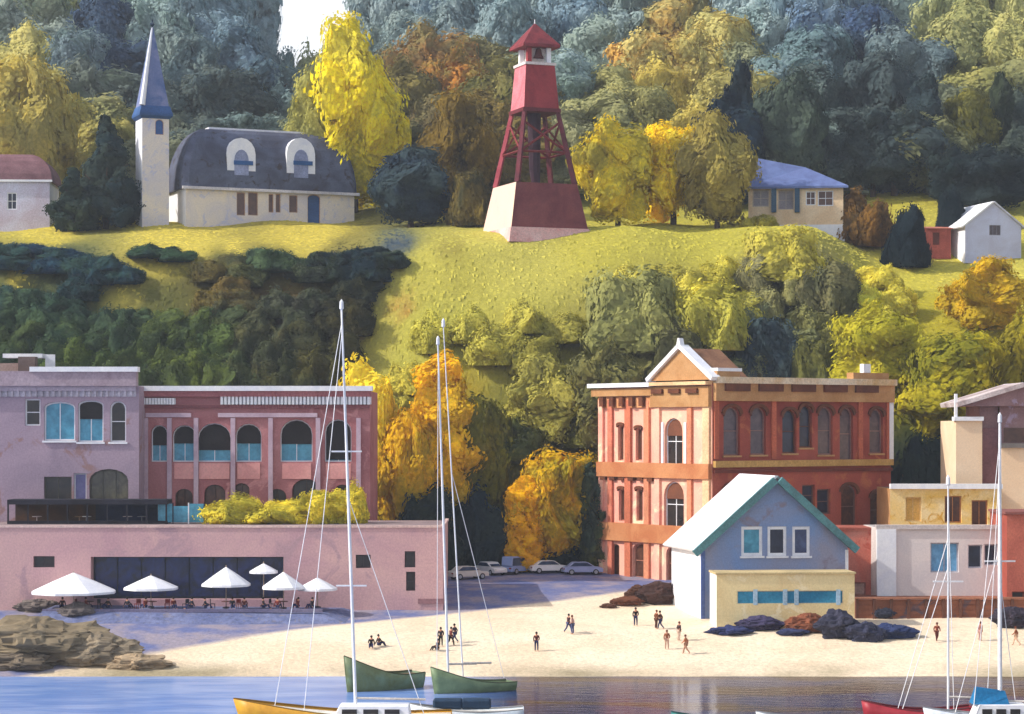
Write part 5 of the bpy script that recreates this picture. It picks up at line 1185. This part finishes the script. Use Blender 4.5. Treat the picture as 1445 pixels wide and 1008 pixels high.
def boat(name, px, wy, L, B, fb, fs_, rz, c, c2, label, mast=None, cabin=None, deckc=(236, 228, 214), cover=None, pull=None):
    Y = CZ * F / (wy - HY); p = T(px, wy, Y)
    root = empty(name, (p.x, Y, 0), rz, label, 'sailboat' if mast else 'boat')
    rg = hull_mesh(L, B, fb, fs_); mb = MB(); n_ = len(rg[0])
    for r_ in rg: mb.v += r_
    for k_ in range(len(rg) - 1):
        for i in range(n_ - 1): mb.f.append((k_ * n_ + i, k_ * n_ + i + 1, (k_ + 1) * n_ + i + 1, (k_ + 1) * n_ + i))
    mb.f.append(tuple((len(rg) - 1) * n_ + i for i in range(n_)))
    hm = wc('hull%d' % px, c, c2, .5, 3, .1, .45, .05); hu = mb.build('hull', hm, root, True)
    so = hu.modifiers.new('t', 'SOLIDIFY'); so.thickness = .07; so.offset = 1
    dkv = MB(); 
    for r_ in rg: dkv.v += [(r_[0][0], r_[0][1] * .97, r_[0][2] - .16), (r_[-1][0], r_[-1][1] * .97, r_[-1][2] - .16)]
    for k_ in range(len(rg) - 1): dkv.f.append((2 * k_, 2 * k_ + 1, 2 * k_ + 3, 2 * k_ + 2))
    dkv.build('deck', M('deck%d' % px, deckc), root)
    rl_ = MB()
    for sd in (0, -1): rl_.tube([(r_[sd][0], r_[sd][1], r_[sd][2] + .02) for r_ in rg], .06, 5)
    rl_.build('gunwale', M('gun%d' % px, tuple(v * .6 for v in c)), root)
    if cabin:
        x0, x1, hw_, z0, z1 = cabin
        cb = MB().loft([[(x0, -hw_, z0), (x1, -hw_, z0), (x1, hw_, z0), (x0, hw_, z0)], [(x0 + .5, -hw_ * .85, z1), (x1 - .1, -hw_ * .85, z1), (x1 - .1, hw_ * .85, z1), (x0 + .5, hw_ * .85, z1)]]).build('cabin', white, root, bevel=.05)
        n3 = 3
        for i in range(n3):
            a0 = lerp(x0 + .7, x1 - .3, i / n3); a1 = a0 + (x1 - x0 - 1) / n3 * .7
            for sy in (-1, 1): MB().box(a0, a1, sy * hw_ * .94 - .05, sy * hw_ * .94 + .05, lerp(z0, z1, .4), lerp(z0, z1, .75)).build('porthole', black_g, cb)
    if cover:
        x0, x1, hw_, z0, z1, cc = cover
        MB().loft([[(x0, -hw_, z0), (x1, -hw_, z0), (x1, hw_, z0), (x0, hw_, z0)], [(x0 + .3, -.2, z1), (x1 - .2, -.12, z1 - .3), (x1 - .2, .12, z1 - .3), (x0 + .3, .2, z1)]]).build('sail_cover', M('cov%d' % px, cc), root)
    if mast:
        for (mx, mtop, lean, rr, stays, spr) in mast:   # mtop in metres, stays: list of x on deck
            dk_ = 1.0; tip = Vector((mx + lean, 0, mtop))
            mo = MB().tube([(mx, 0, .2), tuple(Vector((mx, 0, .2)).lerp(tip, .5)), tuple(tip)], [rr, rr * .95, rr * .6], 8).build('mast', white, root)
            if spr:
                for q in spr:
                    c_ = Vector((mx, 0, .2)).lerp(tip, q); MB().box(c_.x - 1.1, c_.x + 1.1, -.06, .06, c_.z - .05, c_.z + .06).build('spreader', white, mo)
            MB().lathe([(.02, mtop - .1), (.16, mtop), (.14, mtop + .5), (.02, mtop + .7)], 8, (mx + lean, 0)).build('masthead', white, mo)
            for sx, sy, q in stays: MB().tube([(sx, sy, 1.0 if abs(sx) < L * .45 else fs_ if sx > 0 else fb), tuple(Vector((mx, 0, .2)).lerp(tip, q))], .028, 4).build('stay', white, root)
            MB().tube([(mx, 0, 2.4), (mx + min(L * .36, 5), 0, 2.3)], .09, 6).build('boom', M('boom', (210, 200, 190)), root)
    return root
def zpy(py, wy): Y = CZ * F / (wy - HY); return CZ - (py - HY) / F * Y
def mx_(px, cpx, wy): return (px - cpx) / F * (CZ * F / (wy - HY))
wy = 1032
boat('yellow_yacht', 490, wy, 15.0, 4.0, 2.35, 1.35, 0.0, (214, 158, 44), (190, 130, 34), 'yellow hulled yacht with white cabin and the tallest mast in the left half',
     mast=[(mx_(503, 490, wy), zpy(436, wy), mx_(482, 503, wy), .12, [(mx_(385, 490, wy), 0, .97), (mx_(430, 490, wy), -1.2, .95), (mx_(600, 490, wy), 0, .55)], (.34, .66))], cabin=(-1.0, 4.6, 1.2, 1.0, 1.95))
boat('green_fishing_boat', 541, 973, 7.0, 2.8, 3.0, 1.3, 0.62, (112, 116, 70), (124, 142, 110), 'olive green open boat with a high bow, left of the two green hulls', deckc=(120, 104, 80))
wy = 976
boat('green_ketch', 668, wy, 7.2, 2.6, 2.2, .7, 0.5, (136, 154, 112), (110, 128, 92), 'pale green boat with two tall thin masts, right of the two green hulls', deckc=(150, 140, 110),
     mast=[(-2.3, zpy(487, wy), -1.0, .11, [(-3.4, 0, .98)], None), (-.9, zpy(462, wy), -1.9, .07, [(2.9, 0, .6)], None)])
boat('motorboat', 662, 1022, 8.0, 2.8, 1.5, 1.2, 0.0, (232, 232, 232), (210, 220, 226), 'white motorboat with navy cushions below the pale green boat', cabin=None)
for px, lab in ((632, 'left navy padded cushion on the white motorboat'), (672, 'right navy padded cushion on the white motorboat')):
    Y = CZ * F / (1022 - HY); o = MB().box(-1.1, 1.1, -.6, .6, 0, .75).build('cushion', M('cush', (38, 62, 88), (30, 46, 62)), bevel=.15); o.location = (T(px, 1000, Y).x, Y, 1.15); tag(o, lab, 'cushion', 'navy cushions on the motorboat')
boat('small_white_dinghy', 585, 1012, 4.6, 1.8, 1.0, .8, .2, (236, 238, 240), (204, 214, 226), 'small white dinghy right of the yellow yacht', deckc=(110, 130, 170))
wy = 1030
boat('teal_boat', 1035, 1043, 8.0, 2.6, 1.9, 1.4, 0.0, (50, 128, 122), (40, 104, 104), 'teal hulled boat at the bottom edge below the blue house')
boat('white_skiff', 1145, 1038, 7.2, 2.4, 1.7, 1.35, 0, (230, 234, 240), (196, 210, 226), 'white skiff at the bottom edge, right of the teal boat')
boat('red_sloop', 1297, wy, 7.6, 2.5, 2.1, 1.7, 0.0, (168, 52, 62), (140, 38, 48), 'crimson hulled sloop with a single slim mast at lower right', deckc=(60, 52, 60),
     mast=[(mx_(1338, 1297, wy), zpy(684, wy), 0, .09, [(mx_(1264, 1297, wy), 0, .78), (mx_(1268, 1297, wy), -.6, .66), (mx_(1350, 1297, wy), 1, .97)], (.6,))])
wy = 1036
boat('blue_cover_yacht', 1400, wy, 9.0, 3.0, 1.9, 1.6, 0.0, (226, 230, 238), (196, 206, 220), 'white yacht with bright blue sail cover and a thick white mast near the right edge',
     mast=[(mx_(1411, 1400, wy), zpy(596, wy), 0, .16, [(mx_(1345, 1400, wy), 0, .6), (mx_(1368, 1400, wy), -1, .95), (mx_(1395, 1400, wy), .8, .9), (mx_(1436, 1400, wy), 0, .5)], (.55,))], cabin=(-1.6, 2.4, 1.0, 1.0, 2.2), cover=(-1.5, 1.1, .7, 2.2, 3.4, (30, 116, 166)))

# ------------------------------------------------------------------ air
mh, nth, Nh, Lh = new_mat('haze'); oh = Nh.new('ShaderNodeOutputMaterial'); vh = Nh.new('ShaderNodeVolumePrincipled')
vh.inputs['Color'].default_value = (.86, .92, 1, 1); vh.inputs['Density'].default_value = 0.0002; vh.inputs['Anisotropy'].default_value = 0.2
Lh.new(vh.outputs[0], oh.inputs['Volume'])
tag(MB().box(-2600, 2600, -1600, 760, -4, 150).build('haze', mh), kind='stuff')
# ------------------------------------------------------------------ world, sun, camera
wd_ = bpy.data.worlds.new('World'); SC.world = wd_; wd_.use_nodes = True
nt = wd_.node_tree; bg = nt.nodes['Background']; sk = nt.nodes.new('ShaderNodeTexSky'); sk.sky_type = 'NISHITA'; sk.sun_disc = False
sk.sun_elevation = math.asin(SUN.z); sk.sun_rotation = math.atan2(SUN.x, SUN.y); sk.dust_density = 2.5; sk.air_density = 1.0; sk.ozone_density = 1.0
bg.inputs[1].default_value = 0.15
tcw = nt.nodes.new('ShaderNodeTexCoord'); spw = nt.nodes.new('ShaderNodeSeparateXYZ'); nt.links.new(tcw.outputs['Generated'], spw.inputs[0])
mpw = nt.nodes.new('ShaderNodeMapping'); mpw.inputs['Scale'].default_value = (2, 2, 6); nt.links.new(tcw.outputs['Generated'], mpw.inputs[0])
low = ramp(nt, spw.outputs['Z'], 0.42, 0.12); cl = ramp(nt, noise_n(nt, mpw.outputs[0], 1.6, 6, .55, .3), .5, .62)
mxw = nt.nodes.new('ShaderNodeMath'); mxw.operation = 'MAXIMUM'; nt.links.new(low, mxw.inputs[0]); nt.links.new(cl, mxw.inputs[1])
nt.links.new(mixc(nt, mxw.outputs[0], sk.outputs[0], (6.2, 6.3, 6.5)), bg.inputs[0])
sl_ = bpy.data.lights.new('sun', 'SUN'); sl_.energy = 3.1; sl_.angle = math.radians(0.5); sl_.color = (1.0, .97, .93)
so = bpy.data.objects.new('sun', sl_); COL.objects.link(so); so.rotation_euler = SUN.to_track_quat('Z', 'Y').to_euler()
cam = bpy.data.cameras.new('camera'); co = bpy.data.objects.new('camera', cam); COL.objects.link(co)
co.location = (0, 0, CZ); co.rotation_euler = (PI / 2, 0, 0); cam.sensor_width = 36; cam.lens = 36 * F / W
cam.shift_y = (HY - H / 2) / W; cam.clip_start = 1; cam.clip_end = 6000
SC.camera = co
SC.view_settings.view_transform = 'Standard'; SC.view_settings.look = 'None'; SC.view_settings.exposure = EXPO; SC.view_settings.gamma = 1
SC.cycles.max_bounces = 5
